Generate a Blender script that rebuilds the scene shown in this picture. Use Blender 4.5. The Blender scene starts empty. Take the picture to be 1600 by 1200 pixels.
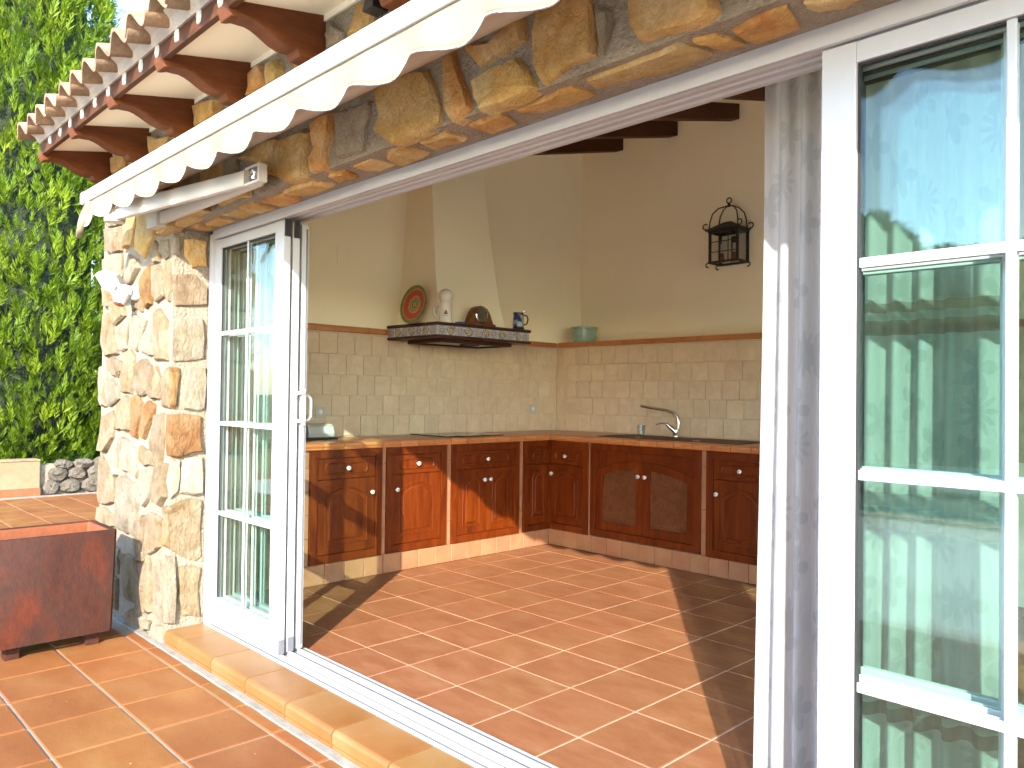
import bpy, math, random
import numpy as np
from mathutils import Vector, Matrix
R = math.radians
random.seed(7); rng = np.random.default_rng(7)
scene = bpy.context.scene
COL = scene.collection

# ------------------------------------------------------------------ camera, sky, sun, exposure
cd = bpy.data.cameras.new('camera'); cam = bpy.data.objects.new('camera', cd); COL.objects.link(cam)
yaw, pit, rol = R(45.8325), R(0.7933), R(0.716)
Fv = Vector((-math.sin(yaw)*math.cos(pit), math.cos(yaw)*math.cos(pit), math.sin(pit)))
rv = Fv.cross(Vector((0, 0, 1))).normalized(); uv = rv.cross(Fv)
r2 = rv*math.cos(rol) + uv*math.sin(rol); u2 = -rv*math.sin(rol) + uv*math.cos(rol)
mw = Matrix((r2, u2, -Fv)).transposed().to_4x4(); mw.translation = (0, 0, 1.23)
cam.matrix_world = mw
cd.sensor_width = 36; cd.lens = 1221.39/1600*36; cd.clip_start = 0.05; cd.clip_end = 2000
scene.camera = cam

SUN = Vector((0.80, -1.0, 0.612)).normalized()      # towards the sun
sun_el = math.asin(SUN.z); sun_az = math.atan2(SUN.x, SUN.y)
w = bpy.data.worlds.new('World'); scene.world = w; w.use_nodes = True
nt = w.node_tree
sky = nt.nodes.new('ShaderNodeTexSky'); sky.sky_type = 'NISHITA'; sky.sun_disc = False
sky.sun_elevation = sun_el; sky.sun_rotation = sun_az; sky.air_density = 1.0; sky.dust_density = 0.5; sky.ozone_density = 2.0
bg = nt.nodes['Background']; bg.inputs['Strength'].default_value = 0.15
nt.links.new(sky.outputs['Color'], bg.inputs['Color'])
sl = bpy.data.lights.new('sun', 'SUN'); sl.energy = 2.0; sl.angle = R(0.5); sl.color = (1.0, 0.93, 0.82)
so = bpy.data.objects.new('sun', sl); COL.objects.link(so)
so.rotation_euler = (-SUN).to_track_quat('-Z', 'Y').to_euler(); so.location = (6, -8, 8)
vs = scene.view_settings; vs.view_transform = 'Standard'; vs.look = 'None'; vs.exposure = 2.95; vs.gamma = 1.0; vs.use_curve_mapping = False
cy = scene.cycles
cy.max_bounces = 16; cy.diffuse_bounces = 12; cy.glossy_bounces = 6; cy.transmission_bounces = 8; cy.transparent_max_bounces = 32
cy.use_denoising = True; cy.use_adaptive_sampling = True; cy.adaptive_threshold = 0.02; cy.sample_clamp_indirect = 8.0; cy.caustics_reflective = False; cy.caustics_refractive = False

# ------------------------------------------------------------------ materials
def newmat(name):
    m = bpy.data.materials.new(name); m.use_nodes = True
    t = m.node_tree; return m, t, t.nodes['Principled BSDF']
def N(t, typ, **kw):
    n = t.nodes.new(typ)
    for k, v in kw.items(): setattr(n, k, v)
    return n
def coords(t, scale=(1, 1, 1), rnd=True):
    tc = N(t, 'ShaderNodeTexCoord'); mp = N(t, 'ShaderNodeMapping'); mp.inputs['Scale'].default_value = scale
    t.links.new(tc.outputs['Object'], mp.inputs['Vector'])
    if rnd:
        oi = N(t, 'ShaderNodeObjectInfo'); mu = N(t, 'ShaderNodeMath', operation='MULTIPLY'); mu.inputs[1].default_value = 91.7
        t.links.new(oi.outputs['Random'], mu.inputs[0]); t.links.new(mu.outputs[0], mp.inputs['Location'])
    return mp.outputs['Vector']
def noise(t, vec, scale, detail=5, rough=.55, dist=0.0):
    n = N(t, 'ShaderNodeTexNoise'); n.inputs['Scale'].default_value = scale; n.inputs['Detail'].default_value = detail
    n.inputs['Roughness'].default_value = rough; n.inputs['Distortion'].default_value = dist
    t.links.new(vec, n.inputs['Vector']); return n.outputs['Fac']
def ramp(t, fac, stops):
    r = N(t, 'ShaderNodeValToRGB'); e = r.color_ramp.elements
    while len(e) < len(stops): e.new(.5)
    for i, (p, c) in enumerate(stops): e[i].position = p; e[i].color = (*c, 1)
    t.links.new(fac, r.inputs['Fac']); return r.outputs['Color']
def mixc(t, fac, a, b, mode='MIX'):
    m = N(t, 'ShaderNodeMix', data_type='RGBA', blend_type=mode)
    if isinstance(fac, (int, float)): m.inputs[0].default_value = fac
    else: t.links.new(fac, m.inputs[0])
    for s, v in ((6, a), (7, b)):
        if isinstance(v, tuple): m.inputs[s].default_value = (*v, 1)
        else: t.links.new(v, m.inputs[s])
    return m.outputs[2]
def objval(t, col, amt, hue=0.0):
    """random brightness (and a touch of hue) per object"""
    oi = N(t, 'ShaderNodeObjectInfo'); hs = N(t, 'ShaderNodeHueSaturation')
    mr = N(t, 'ShaderNodeMapRange'); mr.inputs['To Min'].default_value = 1-amt; mr.inputs['To Max'].default_value = 1+amt
    t.links.new(oi.outputs['Random'], mr.inputs['Value']); t.links.new(mr.outputs[0], hs.inputs['Value'])
    if hue:
        m2 = N(t, 'ShaderNodeMath', operation='MULTIPLY'); m2.inputs[1].default_value = 17.3
        fr = N(t, 'ShaderNodeMath', operation='FRACT'); mh = N(t, 'ShaderNodeMapRange')
        mh.inputs['To Min'].default_value = .5-hue; mh.inputs['To Max'].default_value = .5+hue
        t.links.new(oi.outputs['Random'], m2.inputs[0]); t.links.new(m2.outputs[0], fr.inputs[0]); t.links.new(fr.outputs[0], mh.inputs['Value'])
        t.links.new(mh.outputs[0], hs.inputs['Hue'])
    t.links.new(col, hs.inputs['Color']); return hs.outputs['Color']
def bump(t, b, hgt, strength, dist=.01):
    bn = N(t, 'ShaderNodeBump'); bn.inputs['Strength'].default_value = strength; bn.inputs['Distance'].default_value = dist
    t.links.new(hgt, bn.inputs['Height']); t.links.new(bn.outputs['Normal'], b.inputs['Normal'])
MAT = {}
def M(name, stops, scale=4, detail=6, rough=.6, bs=0, bscale=30, bdist=.01, st=(1, 1, 1), var=0, hue=0, metal=0, spec=.5, rvar=0, rnd=True, fine=0):
    m, t, b = newmat(name); v = coords(t, st, rnd)
    if len(stops) == 1: stops = [(0, stops[0][1]), (1, stops[0][1])]
    n = noise(t, v, scale, detail)
    c = ramp(t, n, stops)
    if fine:
        f = noise(t, v, scale*9, 4); c = mixc(t, fine, c, ramp(t, f, [(.3, (.35, .35, .35)), (.7, (1, 1, 1))]), 'MULTIPLY')
    if var or hue: c = objval(t, c, var, hue)
    t.links.new(c, b.inputs['Base Color'])
    b.inputs['Metallic'].default_value = metal; b.inputs['Specular IOR Level'].default_value = spec
    if rvar:
        mr = N(t, 'ShaderNodeMapRange'); mr.inputs['To Min'].default_value = rough-rvar; mr.inputs['To Max'].default_value = rough+rvar
        t.links.new(noise(t, v, scale*2.3, 4), mr.inputs['Value']); t.links.new(mr.outputs[0], b.inputs['Roughness'])
    else: b.inputs['Roughness'].default_value = rough
    if bs: bump(t, b, noise(t, v, bscale, 6, .6), bs, bdist)
    MAT[name] = m; return m
M('terrace_tile', [(.25, (0.1856, 0.0607, 0.0149)), (.5, (0.2215, 0.0831, 0.0225)), (.72, (0.2519, 0.1153, 0.0361))], 2.6, 5, .6, .25, 60, .003, st=(1, 1.6, 1), var=.09, hue=.005, rvar=.12, fine=.14, spec=.3)
M('floor_tile', [(.25, (0.1966, 0.0711, 0.0286)), (.5, (0.2324, 0.0944, 0.0396)), (.75, (0.2675, 0.1251, 0.0587))], 5, 6, .5, .15, 50, .002, st=(1, 2.2, 1), var=.05, hue=.003, rvar=.12, fine=.18, spec=.3)
M('step_tile', [(.25, (0.2044, 0.0796, 0.0203)), (.5, (0.2301, 0.1084, 0.0335)), (.75, (0.2558, 0.1505, 0.0640))], 2.2, 4, .42, .12, 50, .002, var=.08, hue=.005, rvar=.1, fine=.1, spec=.4)
M('plinth_tile', [(.25, (0.2854, 0.1140, 0.0541)), (.55, (0.3313, 0.1550, 0.0746)), (.8, (0.3657, 0.2001, 0.1091))], 7, 6, .45, .2, 60, .002, var=.05, hue=.004, fine=.15)
M('edge_tile', [(.3, (0.3960, 0.1346, 0.0440)), (.7, (0.4594, 0.1901, 0.0678))], 9, 5, .3, .1, 50, .002, var=.05, hue=.004)
M('grout', [(.3, (0.2560, 0.1984, 0.1408)), (.7, (0.3328, 0.2752, 0.2112))], 14, 6, .9, .4, 90, .003)
M('grout_floor', [(.3, (0.4056, 0.3198, 0.2418)), (.7, (0.4992, 0.4212, 0.3354))], 14, 6, .9, .3, 90, .003)
M('grout_dark', [(.3, (0.1920, 0.1720, 0.1440)), (.7, (0.2880, 0.2640, 0.2280))], 14, 6, .95, .8, 120, .006)
M('grout_kitchen', [(.3, (.50, .39, .27)), (.7, (.57, .45, .32))], 14, 6, .9)
M('mortar', [(.25, (0.2550, 0.1997, 0.1360)), (.5, (0.3485, 0.2848, 0.2040)), (.8, (0.4250, 0.3570, 0.2635))], 9, 8, .95, 1.0, 70, .02, fine=.35)
def stone(name, stops, patch, amt):
    m, t, b = newmat(name); v = coords(t)
    c = ramp(t, noise(t, v, 7, 8, .62, .6), stops)
    p = noise(t, v, 4.5, 6, .6, 1.2); pf = ramp(t, p, [(.52, (0, 0, 0)), (.72, (amt, amt, amt))])
    c = mixc(t, pf, c, patch)
    f = noise(t, v, 60, 6, .65); c = mixc(t, .35, c, ramp(t, f, [(.3, (.45, .42, .38)), (.62, (1, 1, 1))]), 'MULTIPLY')
    c = objval(t, c, .10, .006)
    t.links.new(c, b.inputs['Base Color']); b.inputs['Roughness'].default_value = .88; b.inputs['Specular IOR Level'].default_value = .3
    v2 = coords(t, (1, 1, .55)); h = noise(t, v2, 26, 10, .72, .4); bump(t, b, h, 1.0, .045); MAT[name] = m
stone('stone_pale', [(.28, (0.1880, 0.1216, 0.0584)), (.45, (0.2824, 0.2080, 0.1216)), (.62, (0.3368, 0.2744, 0.1840)), (.8, (0.2352, 0.1488, 0.0552))], (0.2824, 0.1488, 0.0392), .6)
stone('stone_white', [(.28, (0.2192, 0.1728, 0.1096)), (.5, (0.3296, 0.2784, 0.2000)), (.75, (0.3760, 0.3328, 0.2584))], (0.2976, 0.1960, 0.0864), .45)
stone('stone_ochre', [(.28, (.56, .32, .095)), (.45, (.74, .46, .16)), (.62, (.82, .60, .29)), (.8, (.62, .36, .095))], (.70, .31, .06), .5)
stone('stone_orange', [(.28, (.62, .27, .065)), (.5, (.80, .46, .155)), (.7, (.86, .62, .32))], (.68, .21, .04), .7)
stone('stone_orange_sunlit', [(.28, (0.2132, 0.0984, 0.0287)), (.5, (0.3034, 0.1722, 0.0656)), (.7, (0.3444, 0.2378, 0.1230))], (0.2296, 0.0820, 0.0205), .75)  # orange stone in a darker copy for the wall in full sun
stone('stone_grey', [(.28, (.30, .23, .15)), (.5, (.44, .36, .25)), (.75, (.52, .45, .33))], (.46, .31, .13), .35)
M('plaster', [(.3, (0.8800, 0.7946, 0.6030)), (.7, (0.9100, 0.8287, 0.6390))], 1.6, 5, .9, .35, 60, .004, spec=.15, rnd=False)
M('soffit_plaster', [(.3, (.86, .78, .62)), (.7, (.90, .83, .68))], 3, 5, .9, .2, 120, .002, spec=.2)
M('garden_plaster', [(.25, (0.2040, 0.1464, 0.0744)), (.6, (0.2856, 0.2176, 0.1256)), (.8, (0.2448, 0.1872, 0.1024))], 1.8, 6, .92, .4, 60, .004, fine=.25)
def wood(name, c1, c2, c3, rough, sx=(1, 1, 1), sc=3, var=.07):
    m, t, b = newmat(name); v = coords(t, sx)
    n = noise(t, v, sc, 8, .6, .8); c = ramp(t, n, [(.3, c1), (.52, c2), (.75, c3)])
    f = noise(t, v, sc*7, 5); c = mixc(t, .3, c, ramp(t, f, [(.3, (.45, .4, .38)), (.65, (1, 1, 1))]), 'MULTIPLY')
    c = objval(t, c, var); t.links.new(c, b.inputs['Base Color']); b.inputs['Roughness'].default_value = rough
    b.inputs['Specular IOR Level'].default_value = .2
    bump(t, b, f, .12, .003); MAT[name] = m
wood('cabinet_wood', (0.0666, 0.0096, 0.0008), (0.1176, 0.0193, 0.0015), (0.1725, 0.0344, 0.0030), .42, (9, 9, .9), 2.2)
wood('corbel_wood', (.10, .030, .009), (.135, .041, .013), (.175, .055, .018), .55, (6, .9, 6), 2.4)
wood('beam_wood', (.045, .014, .006), (.065, .02, .009), (.09, .03, .013), .6, (7, .7, 7), 2.2)
wood('fascia_wood', (.055, .019, .007), (.085, .030, .011), (.12, .046, .018), .6, (1, 6, 6), 3)
wood('hood_wood', (.035, .012, .008), (.05, .017, .010), (.07, .024, .014), .4, (2, 2, 2), 5)
wood('lattice_wood', (0.1224, 0.0372, 0.0138), (0.1728, 0.0589, 0.0231), (0.2232, 0.0806, 0.0330), .5, (3, 3, 3), 6)
wood('clock_wood', (.10, .035, .012), (.16, .06, .02), (.22, .09, .035), .35, (4, 1.5, 4), 6)
M('white_paint', [(.3, (0.4526, 0.4526, 0.4526)), (.7, (0.4830, 0.4830, 0.4789))], 3, 3, .35, spec=.5, fine=.04)
M('awning_white', [(.3, (0.4043, 0.4043, 0.3969)), (.7, (0.4321, 0.4321, 0.4248))], 3, 3, .4)
M('arm_cream', [(.3, (0.5032, 0.4624, 0.3944)), (.7, (0.5440, 0.5100, 0.4488))], 4, 4, .4)
M('black_rubber', [(0, (.012, .012, .013))], 3, 2, .6)
M('grey_plastic', [(0, (.12, .12, .135))], 3, 2, .5)
M('iron', [(.3, (.010, .009, .008)), (.7, (.022, .018, .015))], 20, 4, .55, .3, 80, .002)
M('steel', [(0, (.62, .60, .58))], 3, 2, .16, metal=1)
M('sink_brown', [(.3, (.10, .045, .025)), (.7, (.15, .07, .04))], 60, 4, .6, spec=.2)
M('hob_glass', [(0, (.012, .011, .010))], 3, 2, .12)
M('porcelain', [(0, (0.6273, 0.6120, 0.5890))], 3, 2, .15)
M('white_plastic', [(0, (0.4216, 0.4144, 0.3976))], 3, 2, .35)
M('dark_dot', [(0, (.03, .02, .015))], 3, 2, .5)
M('pot_glaze', [(.3, (.20, .33, .28)), (.7, (.30, .43, .37))], 18, 6, .2, .3, 60, .003)
M('planter_clay', [(.25, (0.0286, 0.0089, 0.0053)), (.42, (0.0521, 0.0139, 0.0067)), (.52, (0.0446, 0.0155, 0.0094)), (.66, (0.0883, 0.0178, 0.0063)), (.8, (0.1251, 0.0266, 0.0080))], 4.5, 8, .75, .5, 40, .006, st=(1, 1, .6), fine=.4, spec=.25)
M('planter_inside', [(.3, (0.1872, 0.0468, 0.0140)), (.7, (0.2496, 0.0749, 0.0250))], 5, 6, .85, .4, 50, .004, fine=.35)
M('roof_clay', [(.25, (0.1804, 0.1025, 0.0574)), (.5, (0.2952, 0.1845, 0.1107)), (.75, (0.3608, 0.2542, 0.1722))], 9, 7, .85, .5, 60, .006, var=.22, hue=.012, fine=.45)
M('roof_mortar', [(.3, (0.4930, 0.4420, 0.3570)), (.7, (0.5950, 0.5440, 0.4590))], 12, 6, .95, .7, 60, .01, fine=.2)
M('mortar_dab', [(.3, (0.4640, 0.4320, 0.3840)), (.7, (0.5440, 0.5120, 0.4640))], 20, 5, .95, .7, 60, .01)
M('bark', [(.3, (.06, .04, .025)), (.7, (.13, .09, .06))], 12, 6, .95, .8, 30, .02, st=(3, 3, .6))
M('ground', [(.3, (.16, .13, .075)), (.55, (.12, .125, .045)), (.75, (.22, .18, .11))], 1.2, 8, .95, .6, 20, .03)
M('rubble', [(.25, (0.0800, 0.0640, 0.0440)), (.5, (0.1440, 0.1200, 0.0880)), (.75, (0.2000, 0.1680, 0.1280))], 9, 7, .95, 1.0, 22, .04, var=.2, hue=.01, fine=.4)
M('pool_coping', [(.3, (.50, .36, .22)), (.7, (.60, .46, .30))], 4, 5, .8)
M('pool_water', [(.3, (.02, .17, .20)), (.7, (.04, .24, .26))], 1.5, 3, .05, .3, 3.5, .05)
M('bounce_deck_stone', [(.25, (.66, .60, .50)), (.6, (.74, .69, .60)), (.8, (.78, .74, .66))], .9, 6, .9, .3, 30, .004, fine=.12)  # pale stone of the added deck, throws light towards the house
M('debris', [(.3, (.30, .17, .07)), (.7, (.42, .27, .13))], 30, 3, .9)
M('blue_cloth', [(.3, (.02, .07, .28)), (.7, (.04, .12, .40))], 30, 3, .7)
M('mug_dark', [(.3, (.015, .02, .03)), (.7, (.03, .035, .04))], 20, 3, .2)
M('clock_glass', [(.3, (.06, .05, .035)), (.7, (.12, .10, .07))], 10, 3, .08)
M('stein_emblem', [(0, (.05, .012, .012))], 10, 3, .4)
M('stein_crown', [(0, (.42, .03, .02))], 10, 3, .4)
M('lamp_glass_grey', [(.4, (.30, .33, .37)), (.6, (.36, .39, .43))], 2, 2, .12)
M('candle', [(0, (.70, .66, .58))], 3, 2, .5)
M('candle_holder', [(0, (.20, .045, .02))], 3, 2, .5)

def transl(name, stops, scale, tr, rough=.6, var=.1):
    m, t, b = newmat(name); v = coords(t); c = objval(t, ramp(t, noise(t, v, scale, 5), stops), var)
    out = t.nodes['Material Output']; tb = N(t, 'ShaderNodeBsdfTranslucent'); mx = N(t, 'ShaderNodeMixShader'); mx.inputs[0].default_value = tr
    b.inputs['Roughness'].default_value = rough; b.inputs['Specular IOR Level'].default_value = .3
    t.links.new(c, b.inputs['Base Color']); t.links.new(c, tb.inputs['Color'])
    t.links.new(b.outputs[0], mx.inputs[1]); t.links.new(tb.outputs[0], mx.inputs[2]); t.links.new(mx.outputs[0], out.inputs['Surface'])
    MAT[name] = m
transl('leaf_bright', [(.3, (0.0467, 0.0935, 0.0031)), (.5, (0.1105, 0.1827, 0.0046)), (.7, (0.2040, 0.2720, 0.0092))], 2.6, .3)
transl('leaf_dark', [(.3, (.035, .075, .018)), (.7, (.07, .13, .03))], 2.2, .25)
transl('awning_fabric', [(.3, (0.3520, 0.3000, 0.2000)), (.7, (0.4000, 0.3480, 0.2480))], 5, .35, .9, 0)

def math_(t, op, a, b=None, c=None):
    n = N(t, 'ShaderNodeMath', operation=op)
    for i, x in enumerate((a, b, c)):
        if x is None: continue
        if isinstance(x, (int, float)): n.inputs[i].default_value = x
        else: t.links.new(x, n.inputs[i])
    return n.outputs[0]
def schlick(t, f0):
    lw_ = N(t, 'ShaderNodeLayerWeight'); lw_.inputs['Blend'].default_value = .5
    return math_(t, 'MULTIPLY_ADD', math_(t, 'POWER', lw_.outputs['Facing'], 5.0), 1-f0, f0)
def glass():
    m, t, b = newmat('window_glass'); t.nodes.remove(b); out = t.nodes['Material Output']
    tr = N(t, 'ShaderNodeBsdfTransparent'); tr.inputs['Color'].default_value = (.905, .965, .945, 1)
    gl = N(t, 'ShaderNodeBsdfGlossy'); gl.inputs['Roughness'].default_value = 0.0; gl.inputs['Color'].default_value = (.95, 1, .98, 1)
    mx = N(t, 'ShaderNodeMixShader'); t.links.new(schlick(t, .032), mx.inputs[0]); t.links.new(tr.outputs[0], mx.inputs[1]); t.links.new(gl.outputs[0], mx.inputs[2])
    v = coords(t, rnd=True); bn = N(t, 'ShaderNodeBump'); bn.inputs['Strength'].default_value = .003; bn.inputs['Distance'].default_value = .02
    t.links.new(noise(t, v, 1.7, 1), bn.inputs['Height']); t.links.new(bn.outputs['Normal'], gl.inputs['Normal'])
    t.links.new(mx.outputs[0], out.inputs['Surface']); MAT['window_glass'] = m
    m2, t, b = newmat('clear_glass'); t.nodes.remove(b); out = t.nodes['Material Output']
    tr = N(t, 'ShaderNodeBsdfTransparent'); tr.inputs['Color'].default_value = (.88, .9, .9, 1)
    gl = N(t, 'ShaderNodeBsdfGlossy'); gl.inputs['Roughness'].default_value = .05
    mx = N(t, 'ShaderNodeMixShader'); t.links.new(schlick(t, .05), mx.inputs[0])
    t.links.new(tr.outputs[0], mx.inputs[1]); t.links.new(gl.outputs[0], mx.inputs[2]); t.links.new(mx.outputs[0], out.inputs['Surface']); MAT['clear_glass'] = m2
glass()
def curtain_mat():
    m, t, b = newmat('sheer_curtain'); out = t.nodes['Material Output']
    uv = N(t, 'ShaderNodeTexCoord').outputs['UV']          # U: metres along the cloth, V: height in metres
    def flowers(scale, petals, size, seed):
        mp = N(t, 'ShaderNodeMapping'); mp.inputs['Location'].default_value = (seed, seed*1.7, 0); t.links.new(uv, mp.inputs['Vector'])
        vo = N(t, 'ShaderNodeTexVoronoi', voronoi_dimensions='2D'); vo.inputs['Scale'].default_value = scale; vo.inputs['Randomness'].default_value = .8
        t.links.new(mp.outputs[0], vo.inputs['Vector'])
        sb = N(t, 'ShaderNodeVectorMath', operation='SUBTRACT'); sc = N(t, 'ShaderNodeVectorMath', operation='SCALE'); sc.inputs['Scale'].default_value = 1.0
        t.links.new(mp.outputs[0], sb.inputs[0]); t.links.new(vo.outputs['Position'], sb.inputs[1])
        sx = N(t, 'ShaderNodeSeparateXYZ'); t.links.new(sb.outputs[0], sx.inputs[0])
        ang = math_(t, 'ARCTAN2', sx.outputs[1], sx.outputs[0]); rad = math_(t, 'MULTIPLY', vo.outputs['Distance'], 1/scale)
        rad = vo.outputs['Distance']
        pet = math_(t, 'ABSOLUTE', math_(t, 'COSINE', math_(t, 'MULTIPLY', ang, petals/2)))
        lim = math_(t, 'MULTIPLY_ADD', pet, size*.75, size*.25)
        return math_(t, 'LESS_THAN', rad, lim)
    f = math_(t, 'MAXIMUM', flowers(5.5, 5, .34, 3.1), flowers(3.2, 12, .20, 8.4))
    sv = N(t, 'ShaderNodeSeparateXYZ'); t.links.new(uv, sv.inputs[0])
    band = None
    for z0, wd in ((1.455, .012), (1.405, .018), (.985, .016), (.93, .016), (.52, .014), (.47, .016)):
        x = math_(t, 'LESS_THAN', math_(t, 'ABSOLUTE', math_(t, 'SUBTRACT', sv.outputs[1], z0)), wd)
        band = x if band is None else math_(t, 'MAXIMUM', band, x)
    wv = N(t, 'ShaderNodeTexNoise'); wv.inputs['Scale'].default_value = 1.0; mp = N(t, 'ShaderNodeMapping'); mp.inputs['Scale'].default_value = (260, 18, 1)
    t.links.new(uv, mp.inputs['Vector']); t.links.new(mp.outputs[0], wv.inputs['Vector'])
    den = math_(t, 'MULTIPLY_ADD', wv.outputs['Fac'], .25, .72)
    den = math_(t, 'MULTIPLY_ADD', f, .06, den); band = math_(t, 'MULTIPLY', band, math_(t, 'GREATER_THAN', sv.outputs[0], .55)); den = math_(t, 'MULTIPLY_ADD', band, -.25, den)
    tp = N(t, 'ShaderNodeBsdfTransparent'); df = N(t, 'ShaderNodeBsdfDiffuse'); tl = N(t, 'ShaderNodeBsdfTranslucent')
    cc = mixc(t, f, (.47, .46, .465), (.375, .375, .375)); cc = mixc(t, band, cc, (.30, .30, .29))
    t.links.new(cc, df.inputs['Color']); t.links.new(cc, tl.inputs['Color'])
    m1 = N(t, 'ShaderNodeMixShader'); m1.inputs[0].default_value = .4; t.links.new(df.outputs[0], m1.inputs[1]); t.links.new(tl.outputs[0], m1.inputs[2])
    m2 = N(t, 'ShaderNodeMixShader'); t.links.new(den, m2.inputs[0]); t.links.new(tp.outputs[0], m2.inputs[1]); t.links.new(m1.outputs[0], m2.inputs[2])
    t.nodes.remove(b); t.links.new(m2.outputs[0], out.inputs['Surface']); MAT['sheer_curtain'] = m
curtain_mat()
def splash_mat():
    m, t, b = newmat('splash_tile'); v = coords(t)
    c = ramp(t, noise(t, v, 9, 6, .6, .5), [(.3, (.53, .395, .26)), (.55, (.59, .46, .32)), (.75, (.64, .52, .375))])
    f = noise(t, v, 60, 5); c = mixc(t, .15, c, ramp(t, f, [(.3, (.6, .58, .55)), (.6, (1, 1, 1))]), 'MULTIPLY'); c = objval(t, c, .05, .006)
    t.links.new(c, b.inputs['Base Color']); b.inputs['Roughness'].default_value = .5; bump(t, b, noise(t, v, 25, 6), .25, .004); MAT['splash_tile'] = m
splash_mat()
def painted(name, ground, blue, yellow, ax=0):
    """hand painted tile: rings and petals around the tile's centre"""
    m, t, b = newmat(name); tc = N(t, 'ShaderNodeTexCoord'); ge = tc.outputs['Generated']
    v = coords(t); sx = N(t, 'ShaderNodeSeparateXYZ'); mp = N(t, 'ShaderNodeMapping'); mp.inputs['Location'].default_value = (-.5, -.5, -.5); t.links.new(ge, mp.inputs['Vector']); t.links.new(mp.outputs[0], sx.inputs[0])
    h = math_(t, 'ADD', sx.outputs[0], sx.outputs[1]); z = sx.outputs[2]
    n = noise(t, v, 30, 3, .5, 1.0); n2 = noise(t, v, 55, 3)
    ang = math_(t, 'ARCTAN2', z, sx.outputs[ax]); rad = math_(t, 'POWER', math_(t, 'ADD', math_(t, 'POWER', sx.outputs[ax], 2.0), math_(t, 'POWER', z, 2.0)), .5)
    rad = math_(t, 'MULTIPLY_ADD', n, .25, rad)
    c = ramp(t, rad, [(.0, yellow), (.26, yellow), (.34, (.10, .07, .04)), (.40, ground), (.55, blue), (.62, ground)])
    c = mixc(t, ramp(t, n2, [(.52, (0, 0, 0)), (.6, (.8, .8, .8))]), c, blue)
    t.links.new(c, b.inputs['Base Color']); b.inputs['Roughness'].default_value = .15; MAT[name] = m
painted('lemon_tile', (.50, .46, .38), (.10, .12, .22), (.62, .36, .05))
painted('blue_tile', (.42, .42, .44), (.20, .22, .32), (.50, .34, .22))
painted('lemon_tile_front', (.50, .46, .38), (.10, .12, .22), (.62, .36, .05), 1)
painted('blue_tile_front', (.42, .42, .44), (.20, .22, .32), (.50, .34, .22), 1)
def plate_mat():
    m, t, b = newmat('plate_paint'); tc = N(t, 'ShaderNodeTexCoord'); sx = N(t, 'ShaderNodeSeparateXYZ'); t.links.new(tc.outputs['Object'], sx.inputs[0])
    ang = math_(t, 'ARCTAN2', sx.outputs[1], sx.outputs[0]); rad = math_(t, 'POWER', math_(t, 'ADD', math_(t, 'POWER', sx.outputs[0], 2.0), math_(t, 'POWER', sx.outputs[1], 2.0)), .5)
    rad = math_(t, 'DIVIDE', rad, .15); wob = math_(t, 'MULTIPLY', math_(t, 'COSINE', math_(t, 'MULTIPLY', ang, 14.0)), .018); r = math_(t, 'ADD', rad, wob)
    G_, Y_, R_, B_ = (.16, .18, .05), (.55, .36, .07), (.46, .045, .025), (.10, .13, .14)
    c = ramp(t, r, [(0, Y_), (.12, B_), (.22, Y_), (.28, B_), (.34, (.45, .35, .10)), (.46, R_), (.78, (.55, .40, .12)), (.82, G_)])
    for n in t.nodes:
        if n.type == 'VALTORGB': n.color_ramp.interpolation = 'CONSTANT'
    v = coords(t); c = mixc(t, .5, c, ramp(t, noise(t, v, 60, 4), [(.35, (.5, .45, .4)), (.6, (1, 1, 1))]), 'MULTIPLY')
    t.links.new(c, b.inputs['Base Color']); b.inputs['Roughness'].default_value = .2; MAT['plate_paint'] = m
plate_mat()
def mug_mat():
    m, t, b = newmat('mug_blue'); v = coords(t); c = ramp(t, noise(t, v, 22, 2, .5, 0), [(.42, (.015, .03, .14)), (.5, (.03, .06, .25)), (.56, (.22, .28, .34)), (.62, (.30, .30, .12))])
    t.links.new(c, b.inputs['Base Color']); b.inputs['Roughness'].default_value = .2; MAT['mug_blue'] = m
mug_mat()

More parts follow.
